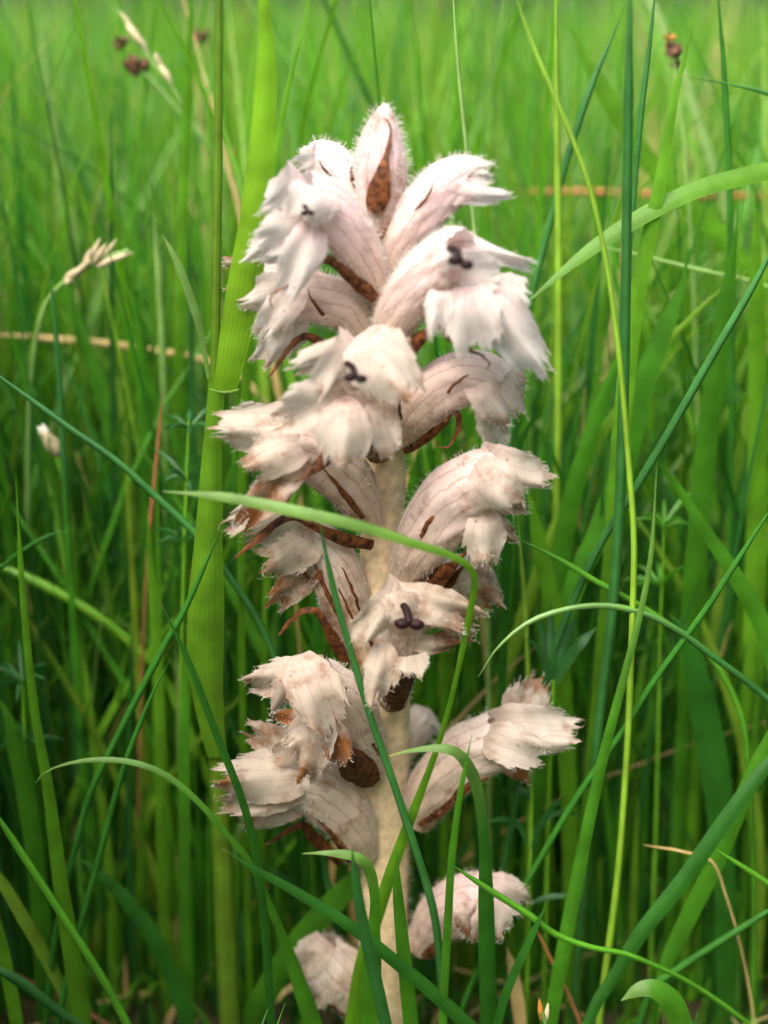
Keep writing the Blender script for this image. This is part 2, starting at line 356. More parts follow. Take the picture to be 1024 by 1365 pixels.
def flower(spec, idx):
    rng = np.random.default_rng(100 + idx)
    pink = spec.get('pink', 0.6); age = spec.get('age', 0.1) + (0.05 if idx >= 7 else 0.0)
    cl = np.array([np.r_[P(x, y, Y), r * (0.95 if spec.get('closed') else 0.87) * S(x, y, Y)] for x, y, Y, r in spec['tube']])
    o0 = cl[0, :3].copy()
    ns, nv = 30, 56
    R = catmull(cl, ns); W = R[:, :3]; rad = np.maximum(R[:, 3], 0.0003)
    T = unit(np.gradient(W, axis=0))
    ref = np.array([0, 0.05, 1.0]) - 0.6 * (T[-1] * np.array([1, 1, 0]))
    D = unit(ref - (T * ref).sum(1, keepdims=True) * T); Lt = np.cross(T, D)
    th = np.linspace(0, 2 * math.pi, nv, endpoint=False)
    s = np.linspace(0, 1, ns)
    rr = rad[:, None] * (1 + 0.035 * np.cos(5 * th + 0.4)[None, :] * np.clip(s * 2, 0, 1)[:, None] + 0.10 * (np.cos(th) > 0) * np.cos(th) * s[:, None])
    nz = np.array([[mnoise.noise(Vector((W[i, 0] * 260 + 2.1 * math.cos(a), W[i, 2] * 260 + 2.1 * math.sin(a), idx * 7.7))) for a in th] for i in range(ns)])
    rr = rr * (1 + 0.10 * nz)
    closed = spec.get('closed', False)
    rad_dir = D[:, None, :] * np.cos(th)[None, :, None] + Lt[:, None, :] * np.sin(th)[None, :, None] * 0.93
    # oblique, ragged mouth: the dorsal side reaches further than the ventral one
    V = W[:, None, :] + rad_dir * rr[..., None]
    if not closed:
        k = np.clip((s - 0.7) / 0.3, 0, 1) ** 2
        ext = rad[-1] * (0.22 * np.cos(th) + 0.04 * rng.normal(0, 1, nv))
        V = V + T[:, None, :] * (k[:, None] * ext[None, :])[..., None]
        V = V + rad_dir * (k[:, None] * rad[-1] * 0.03 * rng.normal(0, 1, nv)[None, :])[..., None]
    V = V.reshape(-1, 3); F = grid_faces(ns, nv, wrap=True)
    uv = np.stack(np.broadcast_arrays((th / (2 * math.pi))[None, :], s[:, None]), -1).reshape(-1, 2)
    k = np.clip(s * 1.5, 0, 1)[:, None]; tone = CREAM * (1 - pink * 0.35) + PINK * pink * 0.35
    body = PINK * pink + (0.62 * CREAM + 0.38 * WHITE) * (1 - pink)
    c1 = tone * (1 - k) + body * k
    k2 = np.clip((s - 0.75) / 0.25, 0, 1)[:, None] * 0.6; c1 = c1 * (1 - k2) + WHITE * k2
    col = np.repeat(c1[:, None, :], nv, 1)
    vent = np.clip(-np.cos(th), 0, 1)[None, :] * np.clip(1 - s * 1.3, 0, 1)[:, None]
    al = age * 0.85 + 0.28 * vent + 0.30 * np.clip(0.25 - s, 0, 1)[:, None] * age * 4
    col = np.concatenate([col, np.broadcast_to(al[..., None], (ns, nv, 1))], 2).reshape(-1, 4)
    name = 'flower_bud' if closed else 'flower'
    fl = link(name, mesh_from('corolla', V - o0, F, uv, col), M_PETAL, plant, o0 - BASE)
    # hairs over the outside
    fc = V[F].mean(1); ring = F[:, 0] // nv
    ref_out = fc - W[ring]
    hv = [surface_samples(V, F, int(spec.get('hairs', 1500) * (1.0 if idx < 6 else 0.5)), ref_out, rng=rng)]
    # petal lobes
    for li, lb in enumerate(spec.get('lobes', [])):
        rx, ry, rY, tx, ty, tY, w0, w1 = lb[:8]
        o = lb[8] if len(lb) > 8 else {}
        A = P(rx, ry, rY); Bp = P(tx, ty, tY); sc_ = S(rx, ry, rY)
        dirv = Bp - A; ln = np.linalg.norm(dirv); d = dirv / ln
        view = unit(CAM - A)
        Wd = unit(np.cross(d, view)); Nn = unit(np.cross(Wd, d))       # Nn points to the viewer
        tl = math.radians(o.get('tilt', rng.uniform(-18, 18)))
        Wd, Nn = Wd * math.cos(tl) + Nn * math.sin(tl), Nn * math.cos(tl) - Wd * math.sin(tl)
        A = A - d * ln * 0.2 - Nn * 0.0011; ln = ln * 1.2
        nt_, nu = 22, 85
        u = np.linspace(-1, 1, nu); t = np.linspace(0, 1, nt_)
        nj = lambda f, q: np.array([mnoise.noise(Vector((x * f, idx * 3.7 + li * 1.9, q))) for x in u])
        notch = o.get('notch', 0.10)
        end = 1.10 - 0.52 * np.abs(u) ** 2.6 - notch * np.exp(-((u + 0.1 * nj(1.0, 9.0)) / 0.14) ** 2) + 0.16 * nj(2.3, 0.3)
        teeth = 0.17 * nj(7.0, 5.3) + 0.12 * nj(17.0, 2.2) + rng.normal(0, 0.028, nu)
        tt = t[:, None] * end[None, :] + (t[:, None] ** 7) * teeth[None, :]
        fan = np.clip(t, 0, 1)[:, None] * np.ones((1, nu))
        wdt = (w0 + (w1 * 1.16 - w0) * np.sin(fan * math.pi / 2) ** 1.3) * sc_ * 0.5 * (0.62 + 0.38 * np.clip(fan / 0.35, 0, 1) ** 0.7)
        side = np.array([[mnoise.noise(Vector((q * 5, sg * 3.3 + li * 3.3, idx + 8.1))) * 0.16 + mnoise.noise(Vector((q * 16, sg * 3.3 + li * 3.3, idx + 4.1))) * 0.10 for sg in (-1, 1)] for q in t])
        edge = 1 + np.where(u[None, :] < 0, side[:, :1], side[:, 1:]) * np.abs(u)[None, :] ** 4 * t[:, None]
        bulge = o.get('bulge', 0.16) * ln * 0.62; cup = o.get('cup', -0.22)
        ruf = o.get('ruf', 0.07) * ln * 1.25
        ph = rng.uniform(0, 6.28)
        off = bulge * 4 * tt * (1 - tt) * 0.8 + cup * (u[None, :] ** 2) * wdt * 0.9 + ruf * tt ** 2 * (1.5 * np.sin(u[None, :] * 4.2 + ph) + 0.15 * np.sin(u[None, :] * 8 + ph * 2 + tt * 4))
        iso = np.array([[mnoise.noise(Vector((u[j] * wdt[i, j] * 210, tt[i, j] * ln * 210, idx + li * 5.1))) for j in range(nu)] for i in range(nt_)])
        off = off + 0.0008 * iso * np.clip(t * 2, 0, 1)[:, None]
        off = off - o.get('sink', 1.0) * 0.0032 * np.clip(1 - t / 0.34, 0, 1)[:, None] ** 2        # the root dives into the tube
        curl = o.get('curl', 0.0)                                       # tip rolls towards (+) or away from (-) the viewer
        off = off + curl * ln * tt ** 3
        LV = A + d * (tt * ln)[..., None] + Wd * (u[None, :] * wdt * edge)[..., None] + Nn * off[..., None]
        LV = LV.reshape(-1, 3); LF = grid_faces(nt_, nu)
        luv = np.stack(np.broadcast_arrays((u * 0.17 + 0.5)[None, :], t[:, None]), -1).reshape(-1, 2)
        kk = np.clip(tt * 1.6, 0, 1)[..., None]
        WF = WHITE * (1 - 1.0 * max(age - 0.06, 0)) * np.array([1, 1 - 0.5 * max(age - 0.06, 0), 1 - 1.4 * max(age - 0.06, 0)]) * (0.86 if idx < 9 else 0.95)
        lc = (body * (1 - kk) + WF * kk)
        lal = np.broadcast_to((age * 0.95 + 0.10 * np.clip(tt - 0.75, 0, 1) * 4 * (age > 0.09) + o.get('brown', 0.0) * np.clip(tt * 1.5 - 0.2, 0, 1) + 0.12 * np.clip(np.abs(u) - 0.9, 0, 1)[None, :] * 5 * age)[..., None], (nt_, nu, 1))
        lcol = np.concatenate([lc, lal], 2).reshape(-1, 4)
        link('petal_lobe', mesh_from('petal_lobe', LV - o0, LF, luv, lcol), M_LOBE, fl)
        nh = int(o.get('hairs', 26))
        hv.append(surface_samples(LV, LF, nh, np.tile(Nn, (len(LF), 1)), rng=rng))
        # fringe of hairs along the torn margin
        rim = LV.reshape(nt_, nu, 3)[-1]; q = rng.integers(0, nu - 1, 45); f = rng.random((45, 1))
        hv.append((rim[q] * (1 - f) + rim[q + 1] * f, unit(np.tile(d, (45, 1)) + rng.normal(0, 0.5, (45, 3)))))
        # a few fine veins hairs keep the short length
    HV, HF = hairs(np.vstack([h[0] for h in hv]) - o0, np.vstack([h[1] for h in hv]), spec.get('hairlen', 0.00105) * (0.9 if idx < 6 else 0.75), rng=rng)
    h = link('hairs', mesh_from('hairs', HV, HF), M_HAIR, fl); h['kind'] = 'stuff'
    # stigma: two dark knobs on a short style
    if 'stigma' in spec:
        x, y, Y, ang, size = spec['stigma']
        c = P(x, y, Y); sz = size * 0.82 * S(x, y, Y)
        VV, FF = [], []; off = 0
        a = math.radians(ang); ax = np.array([math.cos(a), 0.0, math.sin(a)])
        for sgn in (-1, 1):
            cc = c + ax * sz * 0.62 * sgn
            nl, nm = 9, 14
            la = np.linspace(0, math.pi, nl); lo = np.linspace(0, 2 * math.pi, nm, endpoint=False)
            sp_ = np.stack([np.outer(np.sin(la), np.cos(lo)) * 0.62, np.outer(np.sin(la), np.sin(lo)) * 0.5, np.outer(np.cos(la), np.ones(nm)) * 0.48], -1).reshape(-1, 3) * sz
            sp_ += ax * (sp_ @ ax)[:, None] * 0.1
            VV.append(cc + sp_); FF.append(grid_faces(nl, nm, wrap=True, off=off)); off += nl * nm
        st = catmull(np.array([c + np.array([0, 0.0, 0.1 * sz]), c + np.array([-ax[0] * .3 * sz, sz * 1.2, sz * 0.9]), c + np.array([-ax[0] * sz, sz * 3.2, sz * 0.9])]), 8)
        tv, tf, _ = tube(st, np.full(8, sz * 0.36), 8); VV.append(tv); FF.append(tf + off)
        link('stigma', mesh_from('stigma', np.vstack(VV) - o0, np.vstack(FF)), M_STIGMA, fl)
    for b in spec.get('bracts', []):
        pts, wds = b[0], b[1]; o = b[2] if len(b) > 2 else {}
        n = 22
        Wb, wb = pix_path(pts, 0, wds, n)
        bv, bf, buv = ribbon(Wb, wb * 0.92, o.get('twist', 0.3), o.get('twist_end', -0.5), fold=o.get('fold', 0.5))
        bv = bv + np.array([mnoise.noise_vector(Vector(tuple(p * 700))) for p in bv]) * 0.00022
        link('bract', mesh_from('bract', bv - o0, bf, buv), M_BRACT, fl)
    return fl

FL = [
    # closed bud at the very top
    dict(tube=[(500, 345, 0, 22), (502, 300, -1, 31), (505, 255, -1, 37), (508, 210, -1, 35), (511, 172, -1, 23), (513, 148, -1, 11), (514, 138, -1, 2)], closed=True, pink=0.85, age=0.20, hairs=2300, hairlen=0.0013,
         bracts=[([(499, 284, -6), (505, 255, -6.3), (512, 222, -6.2), (519, 190, -5), (521, 170, -4), (514, 158, -4)], [26, 37, 22, 9, 5, 2], dict(fold=0.25, twist=0.05, twist_end=0.1)),
                 ([(476, 258, -3), (468, 232, -2), (470, 220, -2)], [4, 6, 2])]),
    # rounded flower up behind on the left
    dict(tube=[(495, 330, 2, 20), (466, 265, 3.5, 31), (442, 226, 5, 34), (424, 212, 5.5, 27), (412, 208, 5.5, 16)], pink=0.95, age=0.05, hairs=1500,
         lobes=[(424, 206, 2, 398, 216, 2, 34, 26, dict(curl=.2, brown=.2)), (420, 222, 2, 402, 232, 3, 24, 18)],
         bracts=[([(441, 236, 0), (432, 224, -1), (425, 216, -2)], [6, 4, 2])]),
    # left flower under it, stigma peeping out
    dict(tube=[(506, 388, -4, 24), (478, 332, -7, 36), (440, 283, -10, 40), (404, 262, -12, 36)], pink=0.85, age=0.05, hairs=1900,
         lobes=[(398, 240, -13, 360, 280, -14, 44, 40, dict(tilt=25)), (425, 250, -16, 408, 290, -18, 60, 62, dict(bulge=.3, notch=.05)),
                (412, 300, -14, 352, 322, -15, 30, 62, dict(cup=.1)), (420, 303, -14, 384, 384, -17, 30, 52, dict(bulge=.35, tilt=10)), (395, 305, -12, 338, 348, -10, 30, 46)],
         stigma=(410, 284, -19, 5, 9),
         bracts=[([(502, 402, -8), (478, 378, -9), (452, 356, -11), (432, 344, -13), (412, 358, -15), (385, 380, -16), (364, 390, -16), (360, 402, -16), (364, 412, -16)], [14, 24, 20, 12, 16, 11, 5, 3, 2])]),
    # nearly shut flower up on the right
    dict(tube=[(514, 372, -2, 20), (538, 318, -3, 32), (578, 265, -3.5, 37), (612, 238, -3.5, 33), (634, 232, -3.5, 22)], pink=0.9, age=0.06, hairs=1900,
         lobes=[(618, 218, -6, 650, 214, -7, 40, 22, dict(tilt=30)), (606, 258, -8, 668, 262, -9, 36, 26, dict(bulge=.15, notch=0, ruf=.04)), (622, 234, -7, 648, 240, -8, 30, 22)],
         bracts=[([(553, 282, -9), (566, 268, -9.3), (574, 256, -9), (578, 242, -8.6)], [3, 5, 4, 2]), ([(540, 352, -4), (560, 336, -4), (580, 316, -3), (590, 304, -2)], [16, 20, 14, 3])]),
    # open flower on the right with dark stigma and big white lower lip
    dict(tube=[(514, 466, -5, 24), (530, 420, -8, 35), (562, 375, -12, 41), (596, 346, -15, 41), (614, 342, -17, 38)], pink=0.75, age=0.06, hairs=1900,
         lobes=[(618, 322, -15, 700, 348, -15, 58, 22, dict(notch=0, cup=-.4, bulge=.08)), (608, 325, -22, 592, 346, -24, 36, 34, dict(bulge=.2)), (600, 372, -18, 662, 372, -20, 30, 70, dict(cup=.25, bulge=-.1)),
                (588, 385, -21, 582, 434, -24, 22, 34, dict(bulge=.35)), (622, 388, -21, 634, 462, -24, 44, 78, dict(bulge=.28)), (645, 384, -18, 686, 420, -20, 40, 80, dict(bulge=.15)), (648, 396, -20, 722, 486, -20, 56, 64, dict(bulge=.2, cup=-.15))],
         stigma=(614, 350, -27, -18, 17),
         bracts=[([(522, 480, -9), (545, 462, -11), (570, 444, -13), (584, 434, -15), (600, 452, -18), (622, 466, -19), (645, 476, -19), (653, 486, -19), (648, 493, -19)], [16, 27, 22, 12, 12, 9, 7, 4, 2]),
                 ([(590, 436, -15), (600, 440, -16), (606, 455, -17)], [7, 5, 2])]),
    # second left flower, behind the tall leaf
    dict(tube=[(487, 446, -1, 24), (458, 410, -2, 36), (420, 398, -3, 38), (382, 404, -4, 33)], pink=0.55, age=0.10, hairs=1700,
         lobes=[(385, 382, -5, 322, 402, -5, 44, 44, dict(brown=.1)), (392, 392, -9, 350, 440, -10, 40, 40, dict(bulge=.3)), (380, 424, -8, 350, 486, -8, 26, 38, dict(bulge=.3, brown=.15)), (400, 424, -6, 378, 468, -5, 24, 34)],
         bracts=[([(448, 470, -4), (428, 456, -5), (410, 448, -6), (394, 454, -7), (378, 474, -8), (360, 502, -8)], [14, 14, 10, 9, 8, 3]), ([(432, 422, -8), (418, 402, -9), (410, 384, -9)], [6, 5, 2])]),
    # flower peeping out beyond the tall leaf
    dict(tube=[(455, 408, 5, 20), (400, 376, 7, 27), (352, 366, 8, 27)], pink=0.4, age=0.15, hairs=900,
         lobes=[(350, 352, 6, 301, 354, 6, 44, 26, dict(brown=.25)), (348, 374, 6, 306, 386, 7, 34, 26)]),
    # flower that faces the camera with the white flap
    dict(tube=[(506, 602, -5, 25), (500, 560, -9, 33), (490, 518, -14, 38), (482, 494, -19, 36)], pink=0.45, age=0.10, hairs=1800,
         lobes=[(462, 470, -20, 396, 494, -21, 44, 34, dict(tilt=30, cup=-.3)), (482, 448, -22, 536, 514, -27, 44, 84, dict(bulge=.22, notch=0, cup=-.2, tilt=10)), (470, 462, -22, 430, 520, -24, 44, 50, dict(tilt=30)),
                (450, 528, -22, 380, 556, -24, 36, 64, dict(cup=.1)), (462, 540, -24, 456, 614, -27, 38, 66, dict(bulge=.22)), (504, 540, -22, 514, 604, -24, 36, 44, dict(bulge=.22, brown=.1)), (480, 520, -19, 482, 570, -22, 50, 30)],
         stigma=(474, 504, -29, -8, 15),
         bracts=[([(500, 612, -6), (495, 600, -10), (490, 585, -13)], [30, 34, 16], dict(fold=.3)), ([(534, 560, -12), (533, 545, -13), (533, 524, -13)], [6, 6, 2])]),
    # drooping flower on the right below
    dict(tube=[(534, 590, -3, 22), (560, 550, -5, 36), (600, 512, -7, 42), (638, 505, -8, 38), (660, 515, -8.5, 30)], pink=0.5, age=0.10, hairs=1800,
         lobes=[(655, 505, -11, 698, 548, -11, 50, 46, dict(bulge=.35, tilt=20)), (648, 528, -10, 664, 594, -10, 30, 42, dict(bulge=.3)), (662, 498, -8, 694, 524, -7, 40, 40, dict(bulge=.3)), (640, 515, -13, 676, 562, -13, 40, 44, dict(bulge=.35))],
         bracts=[([(538, 602, -6), (560, 588, -7), (585, 572, -9), (604, 552, -10)], [12, 16, 12, 4]), ([(602, 545, -10), (611, 552, -10), (610, 574, -10), (598, 594, -10), (586, 596, -10), (585, 588, -10)], [4, 10, 9, 5, 3, 2]), ([(596, 524, -12), (612, 508, -13), (626, 500, -13)], [5, 5, 2])]),
    # wide flower on the left with spotted lobe
    dict(tube=[(490, 694, -4, 26), (468, 650, -7, 40), (428, 610, -9, 45), (386, 592, -11, 42)], pink=0.5, age=0.13, hairs=1900,
         lobes=[(388, 572, -14, 296, 575, -15, 72, 58, dict(bulge=.12, cup=-.3, notch=.16)), (392, 590, -17, 330, 618, -18, 60, 60, dict(bulge=.2)), (392, 622, -15, 328, 690, -17, 40, 44, dict(bulge=.25, brown=.22)), (372, 660, -11, 306, 702, -10, 34, 32), (352, 655, -16.5, 346, 650, -17, 8, 14, dict(brown=.8))],
         bracts=[([(441, 603, -17), (432, 614, -18), (412, 630, -19), (392, 644, -19)], [20, 19, 9, 2], dict(fold=.3)), ([(484, 692, -11), (462, 662, -13), (445, 640, -14), (430, 624, -15)], [8, 10, 6, 3]),
                 ([(498, 728, -6), (460, 720, -9), (425, 704, -12), (395, 688, -13), (372, 694, -14), (345, 716, -15), (312, 744, -15)], [16, 20, 16, 12, 13, 12, 3])]),
    # arched flower on the right
    dict(tube=[(545, 770, -4, 30), (566, 722, -8, 44), (604, 668, -11, 49), (644, 642, -12, 44), (668, 640, -12, 38)], pink=0.55, age=0.12, hairs=2100, hairlen=0.0012,
         lobes=[(655, 618, -15, 722, 640, -15, 54, 52, dict(bulge=.28)), (640, 632, -19, 680, 672, -20, 50, 62, dict(bulge=.32)), (648, 688, -16, 648, 748, -18, 36, 52, dict(bulge=.2, brown=.1)), (662, 690, -13, 690, 718, -12, 26, 22, dict(brown=.2)), (655, 672, -12, 704, 676, -11, 30, 22, dict(brown=.12))],
         bracts=[([(548, 786, -8), (575, 776, -10), (602, 756, -13), (620, 738, -14), (626, 730, -14)], [20, 32, 24, 10, 3]), ([(560, 716, -14), (572, 696, -15), (586, 680, -15)], [8, 8, 2])]),
    # brown streaked flower tucked in behind it
    dict(tube=[(540, 842, 3, 22), (575, 802, 2, 32), (612, 772, 1, 34), (630, 768, 1, 30)], pink=0.2, age=0.16, hairs=900,
         lobes=[(625, 768, -2, 660, 806, -3, 40, 34, dict(brown=.2)), (640, 758, 0, 668, 790, 0, 30, 24)],
         bracts=[([(588, 798, -4), (605, 770, -5), (622, 752, -5)], [10, 12, 4])]),
    # left flower with brown ribs
    dict(tube=[(484, 874, -2, 26), (462, 805, -3, 38), (434, 748, -4, 42), (404, 724, -5, 38)], pink=0.2, age=0.17, hairs=1700,
         lobes=[(408, 706, -8, 336, 722, -9, 54, 50, dict(cup=-.3)), (410, 726, -11, 362, 760, -11, 54, 50), (412, 760, -8, 368, 806, -8, 26, 40, dict(bulge=.15, brown=.15)), (420, 740, -8, 410, 775, -9, 34, 28, dict(brown=.35))],
         bracts=[([(462, 884, -6), (440, 845, -8), (424, 816, -9), (404, 814, -9), (388, 826, -9), (371, 846, -9)], [16, 20, 11, 11, 9, 3]), ([(458, 832, -9), (436, 790, -10), (420, 752, -10), (412, 738, -10)], [7, 8, 6, 2]), ([(482, 822, -8), (470, 786, -9), (456, 756, -9)], [3, 5, 2]), ([(476, 840, -9), (462, 806, -10), (452, 784, -10)], [3, 4, 2])]),
    # lower flower facing the camera, forked dark stigma
    dict(tube=[(524, 932, -6, 25), (528, 888, -11, 31), (534, 846, -17, 33), (538, 822, -21, 30)], pink=0.25, age=0.15, hairs=1700, hairlen=0.0013,
         lobes=[(528, 792, -24, 482, 852, -26, 40, 46, dict(bulge=.3, tilt=20, ruf=.1)), (535, 785, -24, 540, 822, -27, 50, 44, dict(bulge=.3)), (552, 795, -24, 632, 828, -23, 34, 48, dict(bulge=.2, cup=-.3)), (575, 805, -22, 612, 842, -24, 30, 30),
                (514, 866, -25, 504, 930, -28, 26, 46, dict(bulge=.2)), (545, 866, -25, 548, 890, -28, 32, 44), (565, 862, -22, 624, 850, -20, 22, 26, dict(brown=.3, ruf=.14))],
         stigma=(546, 832, -29, -4, 19),
         bracts=[([(522, 946, -10), (526, 922, -15), (534, 898, -19.5), (532, 880, -22)], [28, 44, 46, 20], dict(fold=.3)), ([(496, 862, -14), (492, 850, -16), (494, 836, -16)], [6, 6, 3])]),
    # left flower with the bright white lip
    dict(tube=[(490, 1034, -5, 27), (482, 985, -8, 38), (456, 938, -12, 43), (420, 914, -15, 40)], pink=0.35, age=0.14, hairs=1900, hairlen=0.0012,
         lobes=[(412, 896, -15, 336, 912, -14, 44, 46, dict(cup=-.3)), (405, 888, -20, 440, 966, -24, 50, 68, dict(bulge=.25, notch=.06)), (392, 905, -16, 376, 945, -15, 40, 44),
                (432, 966, -20, 408, 1032, -22, 36, 42, dict(bulge=.25, brown=.05)), (450, 972, -20, 452, 1016, -22, 28, 36, dict(brown=.3, ruf=.15)), (408, 955, -17, 370, 954, -17, 26, 22, dict(brown=.4)), (425, 960, -19, 385, 990, -20, 34, 40)],
         stigma=(397, 931, -19, -20, 13),
         bracts=[([(496, 1048, -10), (482, 1030, -14), (464, 1012, -17.5), (452, 1000, -18.5), (440, 1024, -18)], [30, 50, 48, 22, 3], dict(fold=.3)), ([(504, 1008, -11), (490, 980, -13), (477, 954, -14)], [10, 10, 3]), ([(462, 918, -19), (442, 906, -20), (422, 900, -20)], [3, 5, 2])]),
    # torn flower on the lower left
    dict(tube=[(484, 1138, -3, 27), (466, 1095, -5, 40), (432, 1056, -7, 45), (394, 1038, -8, 42)], pink=0.25, age=0.14, hairs=1500,
         lobes=[(400, 1010, -11, 338, 978, -11, 50, 52, dict(brown=.12)), (398, 1032, -14, 308, 1034, -15, 60, 66, dict(bulge=.12, notch=.12)), (396, 1056, -13, 302, 1072, -13, 30, 40, dict(brown=.05)), (394, 1072, -10, 328, 1096, -10, 34, 34, dict(brown=.1)), (405, 1000, -12, 372, 1005, -14, 40, 40)],
         bracts=[([(470, 1150, -8), (452, 1124, -10), (430, 1098, -11), (408, 1080, -12)], [14, 12, 5, 2]), ([(455, 1152, -5), (420, 1118, -6), (400, 1100, -7), (352, 1128, -7)], [16, 18, 10, 3])]),
    # flower on the lower right with lifted rear lobe
    dict(tube=[(556, 1092, -3, 27), (582, 1048, -5, 40), (624, 1008, -6, 45), (664, 990, -7, 42)], pink=0.3, age=0.08, hairs=1900, hairlen=0.0012,
         lobes=[(668, 970, -7.5, 760, 978, -9, 56, 62, dict(bulge=.10, notch=.05, sink=1.6)), (690, 958, -3, 712, 912, -2, 40, 54, dict(brown=.1)), (662, 985, -14, 720, 1008, -15, 56, 50, dict(bulge=.25)), (668, 1014, -9, 706, 1036, -9, 28, 26, dict(brown=.5))],
         bracts=[([(556, 1098, -7), (585, 1078, -9), (620, 1052, -11), (650, 1036, -11)], [12, 22, 14, 4])]),
    # flower behind the stem
    dict(tube=[(528, 1012, 5, 20), (548, 980, 8, 27), (562, 964, 10, 25)], pink=0.2, age=0.05, hairs=700,
         lobes=[(562, 955, 8, 582, 982, 8, 32, 32)]),
    # stubby pink flower near the ground on the right
    dict(tube=[(562, 1262, -3, 26), (592, 1220, -5, 40), (634, 1202, -8, 45), (664, 1204, -9, 38), (676, 1210, -9, 24)], pink=0.75, age=0.10, hairs=1700, hairlen=0.0013,
         lobes=[(664, 1184, -14, 702, 1204, -13, 44, 46), (636, 1222, -18, 642, 1254, -18, 44, 38, dict(brown=.15)), (652, 1205, -18, 672, 1242, -20, 34, 42, dict(bulge=.3)), (622, 1212, -18, 626, 1244, -18, 30, 30, dict(brown=.2))],
         bracts=[([(560, 1270, -6), (576, 1262, -8), (600, 1250, -9)], [20, 26, 8])]),
    # lowest flower down on the left
    dict(tube=[(496, 1352, -2, 28), (468, 1318, -3, 40), (436, 1288, -4, 42), (424, 1276, -4.5, 38)], pink=0.3, age=0.14, hairs=1200,
         lobes=[(428, 1268, -7, 404, 1296, -8, 54, 50), (440, 1300, -8, 424, 1336, -9, 40, 44)],
         bracts=[([(486, 1362, -5), (460, 1345, -7), (430, 1335, -8)], [18, 20, 4])]),
]
FLOWERS = [flower(f, i) for i, f in enumerate(FL)]

def stem():
    cl = [(502, 330, 0.5, 18), (506, 400, 1, 24), (510, 480, 1, 26), (512, 560, 1, 27), (512, 640, 1, 28), (508, 740, 1, 28), (512, 840, 1, 28), (517, 940, 1, 29), (514, 1040, 0.5, 31), (514, 1140, 0.5, 32), (512, 1240, 0.3, 32), (512, 1365, 0, 34)]
    c = np.array([np.r_[P(x, y, Y), r * S(x, y, Y)] for x, y, Y, r in cl])
    c = np.vstack([c, np.r_[BASE + np.array([0, 0, -0.002]), c[-1, 3] * 1.15]])
    R = catmull(c, 90); sides = 30
    rad = R[:, 3]
    V, F, uv = tube(R[:, :3], rad, sides)
    V = V.reshape(90, sides, 3); ctr = R[:, None, :3]
    k = np.array([[mnoise.noise(Vector(tuple(V[i, j] * np.array([500, 500, 90])))) for j in range(sides)] for i in range(90)])
    V = (ctr + (V - ctr) * (1 + 0.09 * k)[..., None]).reshape(-1, 3)
    o = link('stem', mesh_from('stem', V - BASE, F, uv), M_STEM, plant)
    ring = F[:, 0] // sides
    p, n = surface_samples(V, F, 5000, V[F].mean(1) - R[ring, :3])
    HV, HF = hairs(p - BASE, n, 0.0011)
    h = link('hairs', mesh_from('hairs', HV, HF), M_HAIR, o); h['kind'] = 'stuff'
stem()

# ------------------------------------------------------------------ grasses that can be told apart in the photograph
# the stout culm beside the broomrape: stem, sheath, broad leaf, small leaf
def culm():
    W, wd = pix_path([(293, -60), (292, 60), (291, 200), (289, 340), (287, 470), (286, 560), (283, 700), (283, 860), (290, 1000), (296, 1130), (304, 1300), (308, 1380)], (3, 1), [9, 11, 12, 12, 13, 16, 20, 24, 24, 28, 30, 30], 60)
    W, wd = root_extend(W, wd, True); o = W[-1]
    e = bpy.data.objects.new('grass_culm', None); COL.objects.link(e); e.location = o; e.empty_display_size = 0.01
    tag(e, 'stout upright grass culm with one broad bright green leaf next to the broomrape', 'grass')
    V, F, uv = tube(W, wd * 0.5, 10); link('stem', mesh_from('stem', V - o, F, uv, blade_colors(len(W), 10, (0.13, 0.24, 0.02))), M_GRASS, e)
    W, wd = pix_path([(289, 505), (288, 530), (283, 600), (279, 700), (275, 800), (274, 880), (280, 950), (290, 1010)], -1.0, [22, 24, 31, 38, 49, 50, 38, 26], 40)
    V, F, uv = ribbon(W, wd, 0.0, 0.0, fold=0.5); link('leaf_sheath', mesh_from('leaf_sheath', V - o, F, uv, blade_colors(len(W), 5, (0.115, 0.26, 0.014))), M_GRASS, e)
    me, _ = blade_mesh('leaf', [(345, -90, -8), (352, 0, -8), (355, 90, -7), (349, 200, -6), (337, 310, -5), (321, 410, -4), (306, 490, -3), (299, 522, -2)], 0, [8, 14, 28, 34, 38, 45, 42, 30], 'lime', root=False, twist=0.1, twist_end=0.0, fold=0.3, origin=o, n=50)
    link('leaf', me, M_GRASS, e)
    me, _ = blade_mesh('leaf', [(217, 313, -4), (236, 348, -4), (256, 400, -3), (270, 450, -2), (279, 505, -1)], 0, [4, 11, 12, 9, 6], 'pale', root=False, twist=0.3, fold=0.3, origin=o)
    link('leaf', me, M_GRASS, e)
    W, wd = pix_path([(280, 519, -3.6), (300, 523, -4.2), (319, 519, -3.6)], 0, [2, 3, 2], 10)
    V, F, uv = ribbon(W, wd, 0, 0, .4); link('collar', mesh_from('collar', V - o, F, uv, blade_colors(10, 5, (0.17, 0.30, 0.035))), M_GRASS, e)
culm()

G = grass
